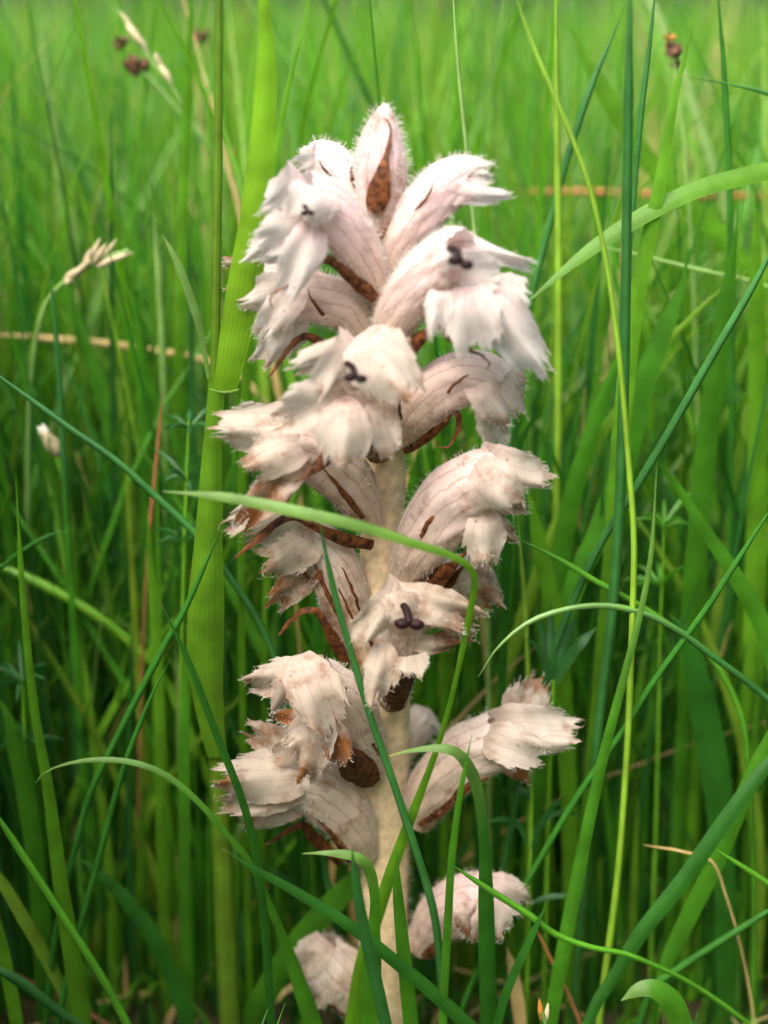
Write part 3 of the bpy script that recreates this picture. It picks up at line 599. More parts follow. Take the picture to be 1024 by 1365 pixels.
# --- left of the broomrape
G('narrow fresh blade rising behind the broad leaf of the stout culm', [(418, -40), (404, 40), (386, 110), (366, 215), (345, 330), (330, 470), (322, 700), (325, 1000), (330, 1200)], 9, [6, 9, 11, 11, 10, 10, 10, 10], 'fresh')
G('soft curved blade leaning across the pale grass spikelet', [(-12, 150), (22, 230), (60, 320), (100, 425), (132, 520), (152, 610), (160, 760), (165, 1000)], 62, [6, 15, 18, 19, 22, 22, 20, 18], 'mid')
G('tall thin upright blade with fine tip crossed by the pale arched blade', [(21, 632), (26, 720), (32, 810), (46, 945), (64, 1048), (83, 1190), (104, 1320), (112, 1380)], -12, [3, 7, 10, 12, 16, 20, 24, 24], 'fresh', twist=0.2, fold=.35)
G('straight bluish stalk slanting down behind the stout culm', [(-20, 488), (40, 532), (96, 573), (155, 614), (210, 664), (252, 703), (300, 760), (360, 860), (400, 1000)], 8, [9, 9, 9, 10, 9, 9, 9, 9], 'blue', kind='tube')
G('pale thin blade arched over like a hoop in front of the dark grass', [(47, 1044), (64, 1027), (110, 1014), (165, 1014), (216, 1030), (262, 1066), (305, 1115), (335, 1152), (362, 1212), (390, 1282), (418, 1365), (424, 1390)], -16, [4, 6, 8, 8, 8, 8, 9, 11, 18, 24, 26], 'mid', tipc='pale', twist=0.1, fold=.3)
G('slender dark stalk leaning right through the hoop of the arched blade', [(229, 876), (202, 928), (168, 1015), (146, 1090), (128, 1160), (104, 1247), (86, 1320)], -10, [3, 7, 9, 9, 10, 10], 'deep', kind='tube')
G('dark narrow blade slanting down past the torn lower petals', [(214, 803), (238, 852), (258, 897), (291, 984), (323, 1066), (340, 1132), (352, 1220), (358, 1300)], -22, [3, 9, 10, 10, 11, 11, 11], 'deep', browntip=True)
G('thin dark blade crossing in front of the stout culm', [(300, 692), (272, 756), (243, 820), (228, 845), (196, 905), (160, 975), (120, 1060), (95, 1150)], -6, [3, 8, 10, 9, 9, 9], 'deep', kind='tube')
G('broad soft blade bending at the left behind the thin upright blade', [(-10, 925), (10, 952), (29, 1023), (45, 1115), (56, 1225), (62, 1330)], 10, [10, 24, 26, 24, 26, 26], 'mid')
G('straight stalk running down to the right below the thin upright blade', [(-14, 1072), (41, 1156), (84, 1222), (137, 1305), (172, 1370)], -18, [10, 11, 11, 12, 12], 'mid', kind='tube')
G('yellowish flat blade low among the dark grass', [(-12, 1150), (22, 1206), (60, 1272), (95, 1340), (108, 1372)], -6, [12, 17, 18, 18, 18], 'yellow')
G('short bluish folded blade low at the grass foot', [(-20, 1284), (28, 1312), (70, 1345), (108, 1372)], -28, [8, 14, 14, 14], 'blue', fold=.6)
G('bright green blade at the foot beside the yellowish blade', [(-12, 1200), (4, 1270), (18, 1340), (24, 1380)], -14, [10, 17, 18, 18], 'fresh')
G('thick yellow green stalk sagging behind the culm', [(-20, 748), (40, 772), (86, 795), (130, 822), (168, 852), (215, 900), (250, 970)], 34, [13, 14, 14, 13, 12, 12], 'fresh', kind='tube')
G('wide dark blade curling down into the shade', [(97, 1138), (141, 1172), (186, 1222), (220, 1282), (246, 1350), (250, 1380)], 4, [5, 18, 22, 22, 20], 'deep')
G('upright dim blade standing close to the culm foot', [(250, 860), (246, 960), (245, 1080), (246, 1200), (250, 1310)], 14, [8, 14, 15, 15, 15], 'mid')
G('short pointed bright blade standing up between dim stems', [(196, 672), (200, 740), (207, 830), (212, 930), (214, 1050)], 22, [3, 10, 14, 14, 14], 'fresh')
G('arched thin dark blade pointing at the straight bluish stalk', [(96, 706), (70, 712), (40, 728), (10, 750), (-10, 780), (-20, 900)], 18, [2, 6, 7, 7, 7, 7], 'deep', kind='tube')
G('dark thin stalk standing upright through the sagging yellow green stalk', [(66, 350), (75, 450), (82, 560), (88, 680), (95, 800), (100, 950)], 34, [5, 8, 9, 9, 9, 9], 'blue', kind='tube')
G('pale straw stalk lying nearly level across the green haze of grass', [(-20, 445), (70, 452), (150, 459), (215, 469), (272, 480), (330, 510), (380, 600), (400, 800)], 70, [10, 10, 9, 8, 7, 7, 7], 'straw', kind='tube', name='dry_grass', cat='dry grass', mat=M_STRAW)
G('short rusty dry stalk standing behind the bluish slanting stalk', [(216, 528), (211, 590), (206, 640), (200, 700), (196, 760)], 30, [4, 5, 5, 4], 'rust', kind='tube', name='dry_grass', cat='dry grass', mat=M_STRAW)
G('upright blurred blade standing left of the small pale leaf', [(175, 385), (186, 450), (191, 540), (196, 650), (198, 800), (200, 950)], 48, [5, 14, 18, 18, 16, 16], 'mid')
G('pale blurred stalk rising tall beyond the curved blade', [(45, -20), (60, 80), (75, 190), (85, 300), (92, 420), (96, 600), (98, 800)], 130, [8, 12, 12, 12, 12], 'pale', kind='tube')
G('blurred tall blade with a joint behind the culm', [(256, -20), (252, 80), (248, 180), (244, 290), (240, 420), (238, 600), (236, 800)], 60, [13, 14, 14, 13, 10, 10], 'fresh')
G('tall pale stalk with blunt top behind the small pale leaf', [(205, 285), (210, 350), (214, 420), (218, 520), (222, 680), (222, 850)], 58, [8, 9, 9, 9, 9], 'pale', kind='tube')
# --- in front of the broomrape
G('bright green blade bent sharply in a knee across the broomrape stem', [(216, 655, -26), (255, 658, -27), (310, 664, -29), (370, 676, -31), (430, 689, -32), (490, 704, -32), (550, 724, -31), (600, 740, -29), (626, 756, -27), (633, 775, -25), (628, 810, -24), (618, 860, -23), (602, 930, -22), (582, 1000, -21), (556, 1070, -20), (528, 1145, -19), (505, 1215, -18), (482, 1290, -17), (470, 1360, -16)], 0, [5, 12, 16, 16, 13, 10, 9, 9, 7, 7, 9, 13, 16, 18, 19, 19, 19], 'fresh', n=80, tipc='pale', twist=0.1, twist_end=0.3, fold=.25)
G('dark blue green rush stalk crossing in front of the broomrape', [(427, 698), (437, 750), (450, 806), (470, 876), (494, 955), (520, 1030), (547, 1110), (566, 1170), (580, 1225), (588, 1300), (592, 1375)], (-26, -20), [8, 9, 10, 10, 11, 11, 11, 11], 'blue', kind='tube', n=50)
G('glistening dewy leaf bent over at the elbow beside the lower stem', [(518, 1008, -24), (545, 1001, -25), (580, 997, -26), (606, 1001, -26), (624, 1020, -25), (638, 1056, -24), (645, 1110, -23), (648, 1170, -22), (650, 1260, -21), (652, 1360, -20)], 0, [7, 12, 17, 15, 16, 22, 24, 24, 24], 'deep', tipc='pale', browntip=True, twist=0.2)
G('narrow upright blade rising past the stubby pink flower', [(629, 978), (620, 1025), (611, 1075), (602, 1150), (597, 1235), (592, 1320), (590, 1380)], -30, [3, 8, 10, 11, 11, 11], 'mid', twist=.2)
G('dark blade slanting down across the broomrape foot', [(296, 1131), (336, 1156), (380, 1180), (425, 1207), (475, 1240), (530, 1284), (580, 1326), (630, 1372)], (-34, -30), [4, 10, 14, 16, 17, 18, 18], 'deep', browntip=True, fold=.4, twist=.2)
G('pale green leaf tip folded over level by the stem foot', [(403, 1138, -30), (430, 1137, -31), (462, 1139, -31), (482, 1146, -31), (494, 1164, -30), (500, 1200, -29), (498, 1250, -28), (494, 1310, -27), (490, 1370, -26)], 0, [5, 12, 15, 13, 18, 26, 27, 26], 'mid', tipc='pale', twist=.1)
G('rough spiky blue green blade with a withered grey tip', [(469, 1126), (473, 1165), (480, 1210), (490, 1260), (503, 1315), (516, 1375)], -40, [3, 12, 16, 17, 17, 17], 'blue', fold=.5, browntip=True)
G('broad upright blade standing before the broomrape stem foot', [(529, 1130), (530, 1180), (536, 1245), (543, 1310), (550, 1380)], -27, [3, 14, 18, 20, 20], 'mid')
G('wide dim blade leaning behind the broomrape foot', [(520, 1130), (470, 1178), (420, 1232), (370, 1300), (330, 1370)], 3, [14, 30, 36, 36, 34], 'mid', twist=.1)
G('thin stalk slanting down across the stubby pink flower', [(595, 1148), (646, 1182), (704, 1219), (740, 1245), (785, 1262), (835, 1272), (880, 1290)], (-28, -20), [4, 9, 10, 9, 8, 7], 'mid', kind='tube', browntip=True)
# --- right of the broomrape
G('long straight dark rush stalk rising clear of the grass', [(840, -30), (838, 120), (836, 260), (834, 400), (831, 540), (825, 690), (815, 830), (805, 910), (790, 1050), (778, 1180)], (-4, 4), [12, 14, 14, 15, 15, 15, 14, 12, 11], 'blue', kind='tube', n=50)
G('slender yellow green stalk curving down beside the long rush', [(682, -20), (712, 64), (742, 134), (780, 230), (801, 312), (816, 398), (828, 498), (838, 616), (845, 717), (843, 830), (836, 1000), (823, 1173), (804, 1318), (798, 1375)], (-4, -10), [6, 7, 7, 8, 8, 9, 9, 9, 10, 10], 'yellow', kind='tube', n=60)
G('fine tipped green blade leaning across the long rush', [(876, 614), (868, 740), (852, 825), (832, 903), (799, 1032), (766, 1190), (738, 1335), (730, 1380)], -12, [3, 7, 10, 14, 17, 19, 20], 'mid', tipc='pale', twist=.2, fold=.4)
G('broad bright blade arching behind the open flower', [(690, 415), (738, 372), (790, 330), (850, 291), (918, 256), (980, 237), (1040, 226), (1110, 232), (1170, 290), (1200, 420), (1210, 700), (1210, 1000)], (10, 30), [6, 22, 24, 24, 25, 24, 20, 22, 22], 'fresh', twist=.3, twist_end=.4, n=60)
G('tapering blade standing behind the broad arching blade', [(932, -10), (913, 74), (897, 140), (882, 234), (866, 312), (850, 392), (838, 480), (826, 600), (815, 740), (800, 900)], 16, [3, 11, 17, 22, 24, 24, 22, 20, 18], 'fresh')
G('wide slanting green blade behind the crossing rush stalks', [(918, 330), (908, 385), (879, 455), (852, 532), (832, 616), (795, 717), (768, 775), (740, 880), (725, 980)], 24, [4, 24, 32, 32, 30, 27, 24, 22], 'mid')
G('dark rush stalk slanting up to the right over the green blades', [(1050, 290), (1006, 378), (950, 474), (896, 569), (848, 650), (805, 717), (764, 801), (730, 890), (705, 990)], 8, [10, 11, 12, 12, 12, 11, 10, 10], 'blue', kind='tube')
G('stiff dark spike of a blade jutting in level from the edge', [(895, 100), (940, 106), (985, 115), (1030, 127), (1090, 160), (1120, 260), (1125, 500), (1130, 900)], -2, [3, 7, 9, 10, 11, 12, 12], 'deep', kind='tube', browntip=True)
G('smooth bluish stalk arched over beside the lower right flower', [(638, 902), (664, 863), (706, 829), (760, 811), (814, 808), (864, 820), (908, 843), (952, 876), (1012, 922), (1060, 975), (1090, 1080), (1095, 1250)], (-14, 0), [5, 8, 9, 9, 9, 9, 9, 9, 9], 'blue', kind='tube', tipc='pale', n=50)
G('broad dark leaf with bent tip below the arched stalk', [(889, 817), (914, 842), (930, 903), (946, 986), (958, 1057), (965, 1140), (968, 1220)], 12, [4, 27, 38, 40, 36, 30, 28], 'deep')
G('pointed green blade leaning right away from the dark rush', [(852, 588), (896, 638), (936, 702), (970, 752), (1010, 820), (1035, 890), (1045, 1000)], 10, [3, 10, 17, 22, 26, 26, 24], 'mid')
G('thick dark blade sweeping from the edge down to the front', [(1060, 975), (1024, 1019), (988, 1065), (947, 1123), (906, 1181), (856, 1243), (823, 1297), (798, 1334), (780, 1375)], (-10, -20), [12, 18, 21, 22, 22, 20, 17, 14], 'deep', twist=.1, fold=.3)
G('fresh jointed blade leaning behind the thick dark blade', [(1040, 940), (1024, 986), (997, 1048), (968, 1119), (939, 1181), (910, 1239), (886, 1292), (870, 1360)], -4, [10, 18, 22, 24, 24, 23, 15, 10], 'mid', twist=.1)
G('thin stalk running up to the right from the jointed blade', [(1050, 1198), (1000, 1230), (940, 1268), (895, 1298), (870, 1318), (850, 1370)], -8, [6, 10, 11, 11, 12], 'deep', kind='tube')
G('curled leaf with pale midrib nodding at the grass foot', [(828, 1334), (850, 1320), (872, 1318), (895, 1335), (912, 1372)], -26, [6, 20, 28, 32, 30], 'mid', tipc='pale')
G('straight pale stalk standing blurred behind the white lip', [(741, -20), (742, 120), (744, 260), (745, 390), (744, 560), (742, 700), (740, 860), (738, 1000)], 40, [10, 10, 10, 10, 11, 11, 11], 'yellow', kind='tube')
G('thin pale stalk passing behind the nearly shut flower', [(603, -20), (611, 90), (621, 190), (632, 300), (640, 420), (646, 600), (650, 800)], 26, [6, 6, 6, 7, 7], 'pale', kind='tube')
G('wide blurred blade slanting down to the right in the haze', [(752, 20), (790, 95), (832, 165), (872, 225), (920, 275), (975, 332), (1030, 420), (1050, 600)], 70, [8, 24, 26, 24, 22, 18, 16], 'fresh')
G('dark blurred stalk close behind the long straight rush', [(874, -20), (866, 60), (857, 130), (849, 210), (842, 290), (830, 420), (815, 600), (800, 800)], 34, [8, 9, 9, 9, 8, 8], 'blue', kind='tube')
G('dark blurred stalk slanting behind the curving yellow green stalk', [(832, 10), (812, 60), (790, 110), (755, 215), (730, 310), (712, 380), (690, 500), (670, 700)], 44, [4, 10, 10, 10, 10, 9, 9], 'blue', kind='tube')
G('dark upright blurred stalk beyond the stiff spike', [(956, -20), (964, 80), (970, 180), (973, 270), (975, 420), (975, 600), (972, 800)], 42, [8, 9, 9, 9, 9, 9], 'deep', kind='tube')
G('thin pale stalk lying level behind the tapering blade', [(780, 325), (842, 338), (900, 352), (960, 366), (1020, 381), (1090, 420), (1120, 560)], 46, [4, 5, 5, 5, 5], 'pale', kind='tube')
G('thin green stalk slanting down behind the arched flower', [(690, 718), (746, 746), (798, 777), (848, 804), (896, 836), (950, 880), (990, 960), (1000, 1060)], 4, [7, 8, 8, 8, 8, 8], 'mid', kind='tube')
G('straight dark stalk slanting up past the broad dark leaf', [(1040, 660), (984, 746), (944, 808), (872, 908), (831, 974), (765, 1069), (704, 1173), (670, 1230)], -6, [8, 9, 9, 9, 9, 9], 'deep', kind='tube')
G('upright broad blade standing by the edge under the stiff spike', [(1005, 250), (1008, 330), (1010, 430), (1012, 560), (1010, 700), (1006, 850), (1000, 1000)], 34, [6, 22, 26, 28, 28, 26], 'fresh')
G('broad leaning blade left of the one by the edge', [(985, 280), (972, 380), (958, 480), (945, 580), (935, 690), (925, 800), (918, 920)], 30, [6, 24, 30, 32, 32, 28], 'mid')
G('green blade slanting behind the pale standing stalk', [(836, 440), (812, 510), (785, 590), (762, 670), (748, 750), (738, 850), (732, 950)], 30, [4, 20, 26, 28, 26, 24], 'mid')
G('bright blade standing just behind the arched flower', [(700, 640), (712, 690), (722, 740), (736, 800), (748, 880), (754, 980), (758, 1060)], 18, [6, 20, 24, 24, 24, 22], 'fresh')
G('short curved pointed blade near the drooping flower', [(718, 548), (704, 570), (690, 600), (680, 650), (676, 740)], 14, [3, 10, 13, 12, 12], 'deep')
G('thin stem standing behind the lower right flower', [(690, 690), (696, 760), (702, 850), (706, 960), (706, 1080), (704, 1200)], 8, [6, 7, 7, 7, 7], 'yellow', kind='tube')
G('thin brown straw lying level in the shade', [(856, 1126), (880, 1130), (908, 1135), (950, 1150), (970, 1200)], -4, [2, 4, 4, 3], 'straw', kind='tube', name='dry_grass', cat='dry grass', mat=M_STRAW)
G('brown dry stalk slanting in the shade by the pink flower', [(714, 1236), (735, 1280), (756, 1322), (772, 1360)], -8, [3, 5, 5, 5], 'rust', kind='tube', name='dry_grass', cat='dry grass', mat=M_STRAW)
G('papery tan dead leaf by the grass foot', [(676, 1262), (684, 1300), (690, 1340), (694, 1380)], -6, [5, 15, 18, 15], 'straw', name='dry_grass', cat='dry grass', mat=M_STRAW)
G('reddish brown stalk lying level far in the blurred grass', [(690, 256), (760, 255), (840, 258), (920, 262), (1000, 262), (1090, 275), (1140, 400)], 110, [8, 9, 9, 9, 9], 'rust', kind='tube', name='dry_grass', cat='dry grass', mat=M_STRAW)
G('short upright pointed blade in front of the thick dark blade', [(727, 1208), (712, 1240), (692, 1282), (672, 1330), (660, 1375)], -26, [3, 10, 12, 13, 13], 'deep')
G('thin stalk jutting down at the edge over the dark shade', [(954, 1132), (985, 1152), (1024, 1178), (1060, 1210), (1070, 1290)], -14, [4, 8, 8, 9, 9], 'mid', kind='tube')

# small plants, seed heads
def spindle(A, B, width, sides=7, rings=9):
    t = np.linspace(0, 1, rings); W = A + (B - A) * t[:, None]
    r = np.sin(np.clip(t, 0.001, 0.999) * math.pi) ** 0.8 * (1.15 - 0.5 * t) * width * 0.5 + 1e-5
    return tube(W, r, sides, flat=0.7)
def seed_head(name, label, cat, stalk, Y, sw, items, mat, stalk_color='pale', group=None):
    W, wd = pix_path(stalk, Y, [sw], 30); W, wd = root_extend(W, wd, True); o = W[-1]
    e = bpy.data.objects.new(name, None); COL.objects.link(e); e.location = o; e.empty_display_size = 0.01
    tag(e, label, cat, group)
    V, F, uv = tube(W, wd * 0.5, 7); link('stalk', mesh_from('stalk', V - o, F, uv, blade_colors(len(W), 7, GREENS[stalk_color])), M_RUSH, e)
    for (x0, y0, x1, y1, wpx, mt) in items:
        A, B = P(x0, y0, Y + random.uniform(-1.5, 1.5)), P(x1, y1, Y + random.uniform(-2, 2))
        V, F, uv = spindle(A, B, wpx * S(x0, y0, Y)); link('spikelet', mesh_from('spikelet', V - o, F, uv), mt or mat, e)
    return e
seed_head('grass_seed_head', 'pale feathery grass spikelet leaning right on a thin stalk', 'seed head', [(172, 334), (150, 340), (118, 356), (90, 372), (76, 384), (55, 420), (40, 520), (36, 700), (36, 900)], 46, 6,
          [(84, 374, 112, 356, 13, None), (98, 368, 122, 346, 12, None), (112, 360, 122, 330, 12, None), (124, 354, 142, 324, 11, None), (132, 352, 156, 318, 10, None), (128, 356, 168, 338, 11, None), (140, 350, 178, 336, 9, None), (86, 380, 104, 362, 11, None), (118, 352, 134, 316, 9, None)], M_SEED)
seed_head('grass_seed_head', 'slim pale grass spike leaning left high above the brown flower heads', 'seed head', [(155, 12), (178, 48), (200, 80), (224, 108), (262, 170), (300, 230), (340, 320), (370, 500), (380, 700)], 75, 5,
          [(158, 14, 180, 46, 11, None), (168, 30, 192, 62, 12, None), (178, 42, 200, 76, 12, None), (206, 70, 216, 92, 9, None), (212, 84, 230, 112, 10, None)], M_SEED)
def cluster(x, y, w, n, mt):
    out = []
    for i in range(n * 2):
        a = random.uniform(0, 6.28); r = w * 0.42 * random.random() ** .5
        cx, cy = x + r * math.cos(a), y + r * math.sin(a)
        out.append((cx - .2 * w * math.cos(a), cy + w * .22, cx + .35 * w * math.cos(a), cy - w * random.uniform(.25, .55), w * random.uniform(.3, .45), mt))
    return out
seed_head('sedge_flower_head', 'dark brown clustered flower heads nodding beside the slim pale spike', 'seed head', [(184, 88), (205, 110), (240, 150), (285, 205), (326, 270), (360, 360), (390, 520), (400, 700)], 82, 6,
          cluster(182, 90, 26, 9, None) + cluster(160, 58, 18, 6, None), M_BROWNHEAD)
seed_head('sedge_flower_head', 'small brown flower head alone on a tall thin stalk behind the culm', 'seed head', [(268, 40), (270, 120), (272, 240), (275, 400), (278, 600)], 120, 4, cluster(268, 48, 18, 7, None), M_BROWNHEAD)
seed_head('sedge_flower_head', 'brown seed head with orange tip between the tapering blade and the stiff spike', 'seed head', [(897, 72), (905, 130), (915, 220), (925, 400), (930, 620), (930, 800)], 62, 5,
          cluster(893, 50, 13, 4, M_ORANGE) + cluster(898, 70, 20, 9, None) + cluster(903, 88, 14, 4, None), M_BROWNHEAD)
seed_head('sedge_flower_head', 'tiny reddish brown flower head low beside the broad leaf of the culm', 'seed head', [(306, 205), (312, 260), (318, 400), (322, 600)], 100, 4, cluster(306, 206, 13, 5, M_ORANGE), M_BROWNHEAD)
seed_head('daisy_bud', 'closed white tipped flower bud on a thick green stalk', 'flower bud', [(56, 578), (68, 598), (82, 626), (92, 680), (100, 780), (104, 900)], 36, 9,
          [(84, 612, 54, 572, 24, M_SEED), (72, 596, 50, 568, 17, M_HAIR), (66, 590, 56, 564, 13, M_HAIR)], M_SEED, 'fresh')
seed_head('sedge_flower_head', 'tiny pinkish bud poking up at the grass foot', 'flower bud', [(724, 1350), (728, 1372), (730, 1390)], -30, 5, [(722, 1362, 719, 1330, 9, M_ORANGE), (727, 1364, 731, 1336, 8, M_SEED)], M_SEED, 'pale')

def herb(label, stalk, Y, sw, leaves, color='mid'):
    W, wd = pix_path(stalk, Y, [sw * .7, sw], 30); W, wd = root_extend(W, wd, True); o = W[-1]
    e = bpy.data.objects.new('meadow_herb', None); COL.objects.link(e); e.location = o; e.empty_display_size = 0.01
    tag(e, label, 'herb')
    V, F, uv = tube(W, wd * 0.5, 7); link('stem', mesh_from('stem', V - o, F, uv, blade_colors(len(W), 7, GREENS['fresh'])), M_RUSH, e)
    for lf in leaves:
        pts = [(p[0], p[1], Y + (p[2] if len(p) > 2 else 0)) for p in lf[0]]
        me, _ = blade_mesh('leaf', pts, Y, lf[1], color, root=False, origin=o, n=16, tip=True); link('leaf', me, M_GRASS, e)
    return e
herb('slim herb with thin curved leaves standing behind the pink flower', [(709, 1050), (708, 1110), (706, 1180), (704, 1260)], -2, 7,
     [([(776, 1086, 4), (750, 1082, 2), (728, 1090, 0), (709, 1112, 0)], [3, 8, 9, 5]), ([(650, 1096, -4), (672, 1092, -2), (692, 1100, 0), (703, 1124, 0)], [3, 8, 9, 5]), ([(660, 1058, 3), (682, 1052, 1), (700, 1056, 0), (708, 1070, 0)], [4, 11, 10, 5]), ([(786, 1212, 0), (760, 1196, 0), (730, 1196, 0), (706, 1206, 0)], [3, 7, 8, 5]), ([(758, 1060, -6), (738, 1075, -4), (722, 1100, -2), (707, 1140, 0)], [3, 8, 8, 5])], 'blue')
herb('leafy herb shoot with a fan of broad pointed leaves below the arched stalk', [(738, 905), (736, 960), (732, 1040), (730, 1130)], 6, 8,
     [([(796, 836, 2), (774, 856, 0), (754, 884, 0), (739, 912, 0)], [4, 15, 15, 6]), ([(768, 816, 6), (758, 846, 4), (748, 880, 2), (738, 915, 0)], [4, 15, 16, 7]), ([(734, 800, 4), (735, 840, 2), (736, 880, 0), (737, 920, 0)], [3, 12, 13, 6]), ([(698, 850, 0), (712, 858, 0), (726, 880, 0), (736, 925, 0)], [3, 9, 10, 6]), ([(716, 800, 4), (722, 840, 4), (730, 880, 2), (736, 925, 0)], [3, 8, 9, 5])], 'blue')
def whorl(cx, cy, r, n):
    out = []
    for k in range(n):
        a = 2 * math.pi * (k + random.uniform(-.2, .2)) / n; dy = math.sin(a) * r * .13
        q = random.uniform(.55, 1.2); tx, ty = cx + r * q * math.cos(a), cy - r * 0.5 * q * math.sin(a) - r * random.uniform(-.05, .6)
        out.append(([(tx, ty, dy), (0.5 * (tx + cx), 0.5 * (ty + cy) - r * .12, dy * .5), (cx, cy, 0)], [2, 6, 4]))
    return out
herb('whorled bedstraw shoot standing behind the stout culm', [(252, 560), (250, 620), (247, 700), (244, 800), (242, 900)], 20, 6, whorl(252, 570, 46, 8) + whorl(249, 640, 56, 8) + whorl(246, 720, 50, 7), 'blue')
herb('small whorled bedstraw low in the shade left of the hoop', [(30, 905), (32, 960), (36, 1040)], 12, 5, whorl(30, 908, 60, 8) + whorl(33, 990, 54, 7), 'blue')
herb('bedstraw shoot with whorled leaves beside the dark stalk', [(885, 690), (884, 750), (880, 840), (878, 950)], 22, 5, whorl(885, 700, 46, 8) + whorl(882, 780, 50, 8), 'mid')

# ------------------------------------------------------------------ blades one can still pick out in the crowd just behind
BL_N = 14
def world_blade(x, y, h, az, lean, wdt, power, droop, twist, across=5, n=BL_N):
    t = np.linspace(1, 0, n)
    d = np.array([math.sin(az), math.cos(az), 0.0])
    hz = lean * h * t ** power
    W = np.array([x, y, -0.003]) + d[None, :] * hz[:, None]
    W[:, 2] += h * (t - droop * t ** 3)
    wd = wdt * np.clip((1 - t ** 2.2), 0.03, 1) ** 0.75 * (0.75 + 0.25 * np.minimum(1, t * 4))
    f = np.array([math.sin(twist), -math.cos(twist), 0.15])
    V, F, uv = ribbon(W, wd, 0, random.uniform(-.6, .6), 0.25, across, face=f)
    return V, F, uv, W

def front_ok(x, y, margin=0.0):                 # keeps the view to the plant open
    return y > 0.022 + margin
HUE = {'fresh': 'fresh green', 'mid': 'mid green', 'yellow': 'yellow green', 'deep': 'deep green', 'blue': 'bluish green', 'straw': 'tan', 'rust': 'rusty'}
SETS = [
    ('meadow_grass_shoot', 'broad grass blade in the crowd behind the broomrape', 'broad blades behind the broomrape', ['fresh', 'mid', 'fresh', 'yellow'], 95, (0.0018, 0.0040), (0.08, 0.24), M_GRASS, 'grass'),
    ('meadow_grass_shoot', 'narrow grass blade in the crowd behind the broomrape', 'narrow blades behind the broomrape', ['deep', 'blue', 'deep'], 95, (0.0010, 0.0018), (0.07, 0.21), M_GRASS, 'grass'),
    ('dry_grass', 'dry straw blade low behind the broomrape', 'dry straw blades behind the broomrape', ['straw', 'rust'], 14, (0.0008, 0.002), (0.03, 0.09), M_STRAW, 'dry grass'),
]
for nm, lab, grp, cols, count, (w0, w1), (h0, h1), mt, cat in SETS:
    for i in range(count):
        y = 0.026 + 0.17 * random.random() ** 1.2
        half = (y - CY) * 0.30
        x = random.uniform(-half, half)
        az = random.uniform(-math.pi, math.pi)
        lean = random.uniform(0.03, 0.5) if w1 > .002 else random.uniform(.05, .75)
        h = random.uniform(h0, h1)
        if math.cos(az) < 0 and lean * h > y - 0.012: az = math.pi - az      # do not lean over the plant
        pw = random.uniform(1.4, 2.6); dr = random.uniform(0, .25)
        V, F, uv, W = world_blade(x, y, h, az, lean, random.uniform(w0, w1), pw, dr, random.uniform(-1.1, 1.1))
        cname = random.choice(cols); base = np.array(GREENS[cname]) * random.uniform(.85, 1.15)
        o = np.array([x, y, -0.003])
        key = cname
        size = 'tall' if h > (h0 + h1) / 2 else 'short'
        pose = 'upright' if lean < 0.12 else ('leaning' if lean < 0.3 else 'strongly bent')
        lab2 = f"{size} {pose} {HUE[key]} {lab}"
        tag(link(nm, mesh_from(nm, V - o, F, uv, blade_colors(BL_N, 5, base)), mt, loc=o), lab2, cat, f"{size} {pose} {HUE[key]} {grp}")

# ------------------------------------------------------------------ the uncountable meadow
def batch(n, xy, h, az, lean, power, droop, wdt, face, col, K, A, seedtip=1.0):
    t = np.linspace(0, 1, K)
    d = np.stack([np.sin(az), np.cos(az), np.zeros(n)], 1)
    hz = (lean * h)[:, None] * t[None, :] ** power[:, None]
    C = np.zeros((n, K, 3)); C[:, :, :2] = xy[:, None, :]; C[:, :, 2] = -0.003
    C += d[:, None, :] * hz[..., None]
    C[:, :, 2] += h[:, None] * (t[None, :] - droop[:, None] * t[None, :] ** 3)
    wd = wdt[:, None] * np.clip(1 - t[None, :] ** 2.2, 0.04, 1) ** 0.75
    B = np.stack([np.cos(face), np.sin(face), np.zeros(n)], 1)
    Nn = np.stack([-np.sin(face), np.cos(face), np.zeros(n)], 1)
    u = np.linspace(-1, 1, A)
    V = C[:, :, None, :] + B[:, None, None, :] * (u[None, None, :, None] * wd[:, :, None, None] * .5) + Nn[:, None, None, :] * (np.abs(u)[None, None, :, None] * wd[:, :, None, None] * .15)
    F = grid_faces(K, A)[None] + (np.arange(n) * K * A)[:, None, None]
    uv = np.broadcast_to(np.stack(np.broadcast_arrays(u[None, :] * .5 + .5, t[:, None]), -1)[None], (n, K, A, 2)).reshape(-1, 2)
    c = np.broadcast_to(col[:, None, None, :], (n, K, A, 3)).reshape(-1, 3)
    return V.reshape(-1, 3), F.reshape(-1, 4), uv, c
def pick_cols(n, rng, names, probs):
    tab = np.array([GREENS[k] for k in names]); i = rng.choice(len(names), n, p=probs)
    return tab[i] * rng.uniform(.75, 1.25, (n, 1)) * (1 + rng.normal(0, .06, (n, 3)))
NAMES = ['fresh', 'mid', 'deep', 'blue', 'yellow', 'pale', 'straw']
parts = []
def add(*a): parts.append(batch(*a))
def field(n, y0, y1, half_fn, hmean, hsd, wmean, K, A, seed, probs, leanmax=0.35, hmax=1.0):
    rng = np.random.default_rng(seed)
    y = y0 + (y1 - y0) * rng.random(n); x = rng.uniform(-1, 1, n) * half_fn(y)
    h = np.clip(rng.normal(hmean, hsd, n), 0.03, hmax)
    az = rng.uniform(-math.pi, math.pi, n); lean = leanmax * rng.random(n) ** 1.4
    back = (np.cos(az) < 0) & (lean * h > y - 0.02)
    az = np.where(back, math.pi - az, az)
    add(n, np.stack([x, y], 1), h, az, lean, rng.uniform(1.3, 2.6, n), rng.uniform(0, .25, n), wmean * rng.uniform(.5, 1.4, n), rng.uniform(-1.3, 1.3, n), pick_cols(n, rng, NAMES, probs), K, A)
PR = [.38, .20, .05, .05, .20, .09, .03]
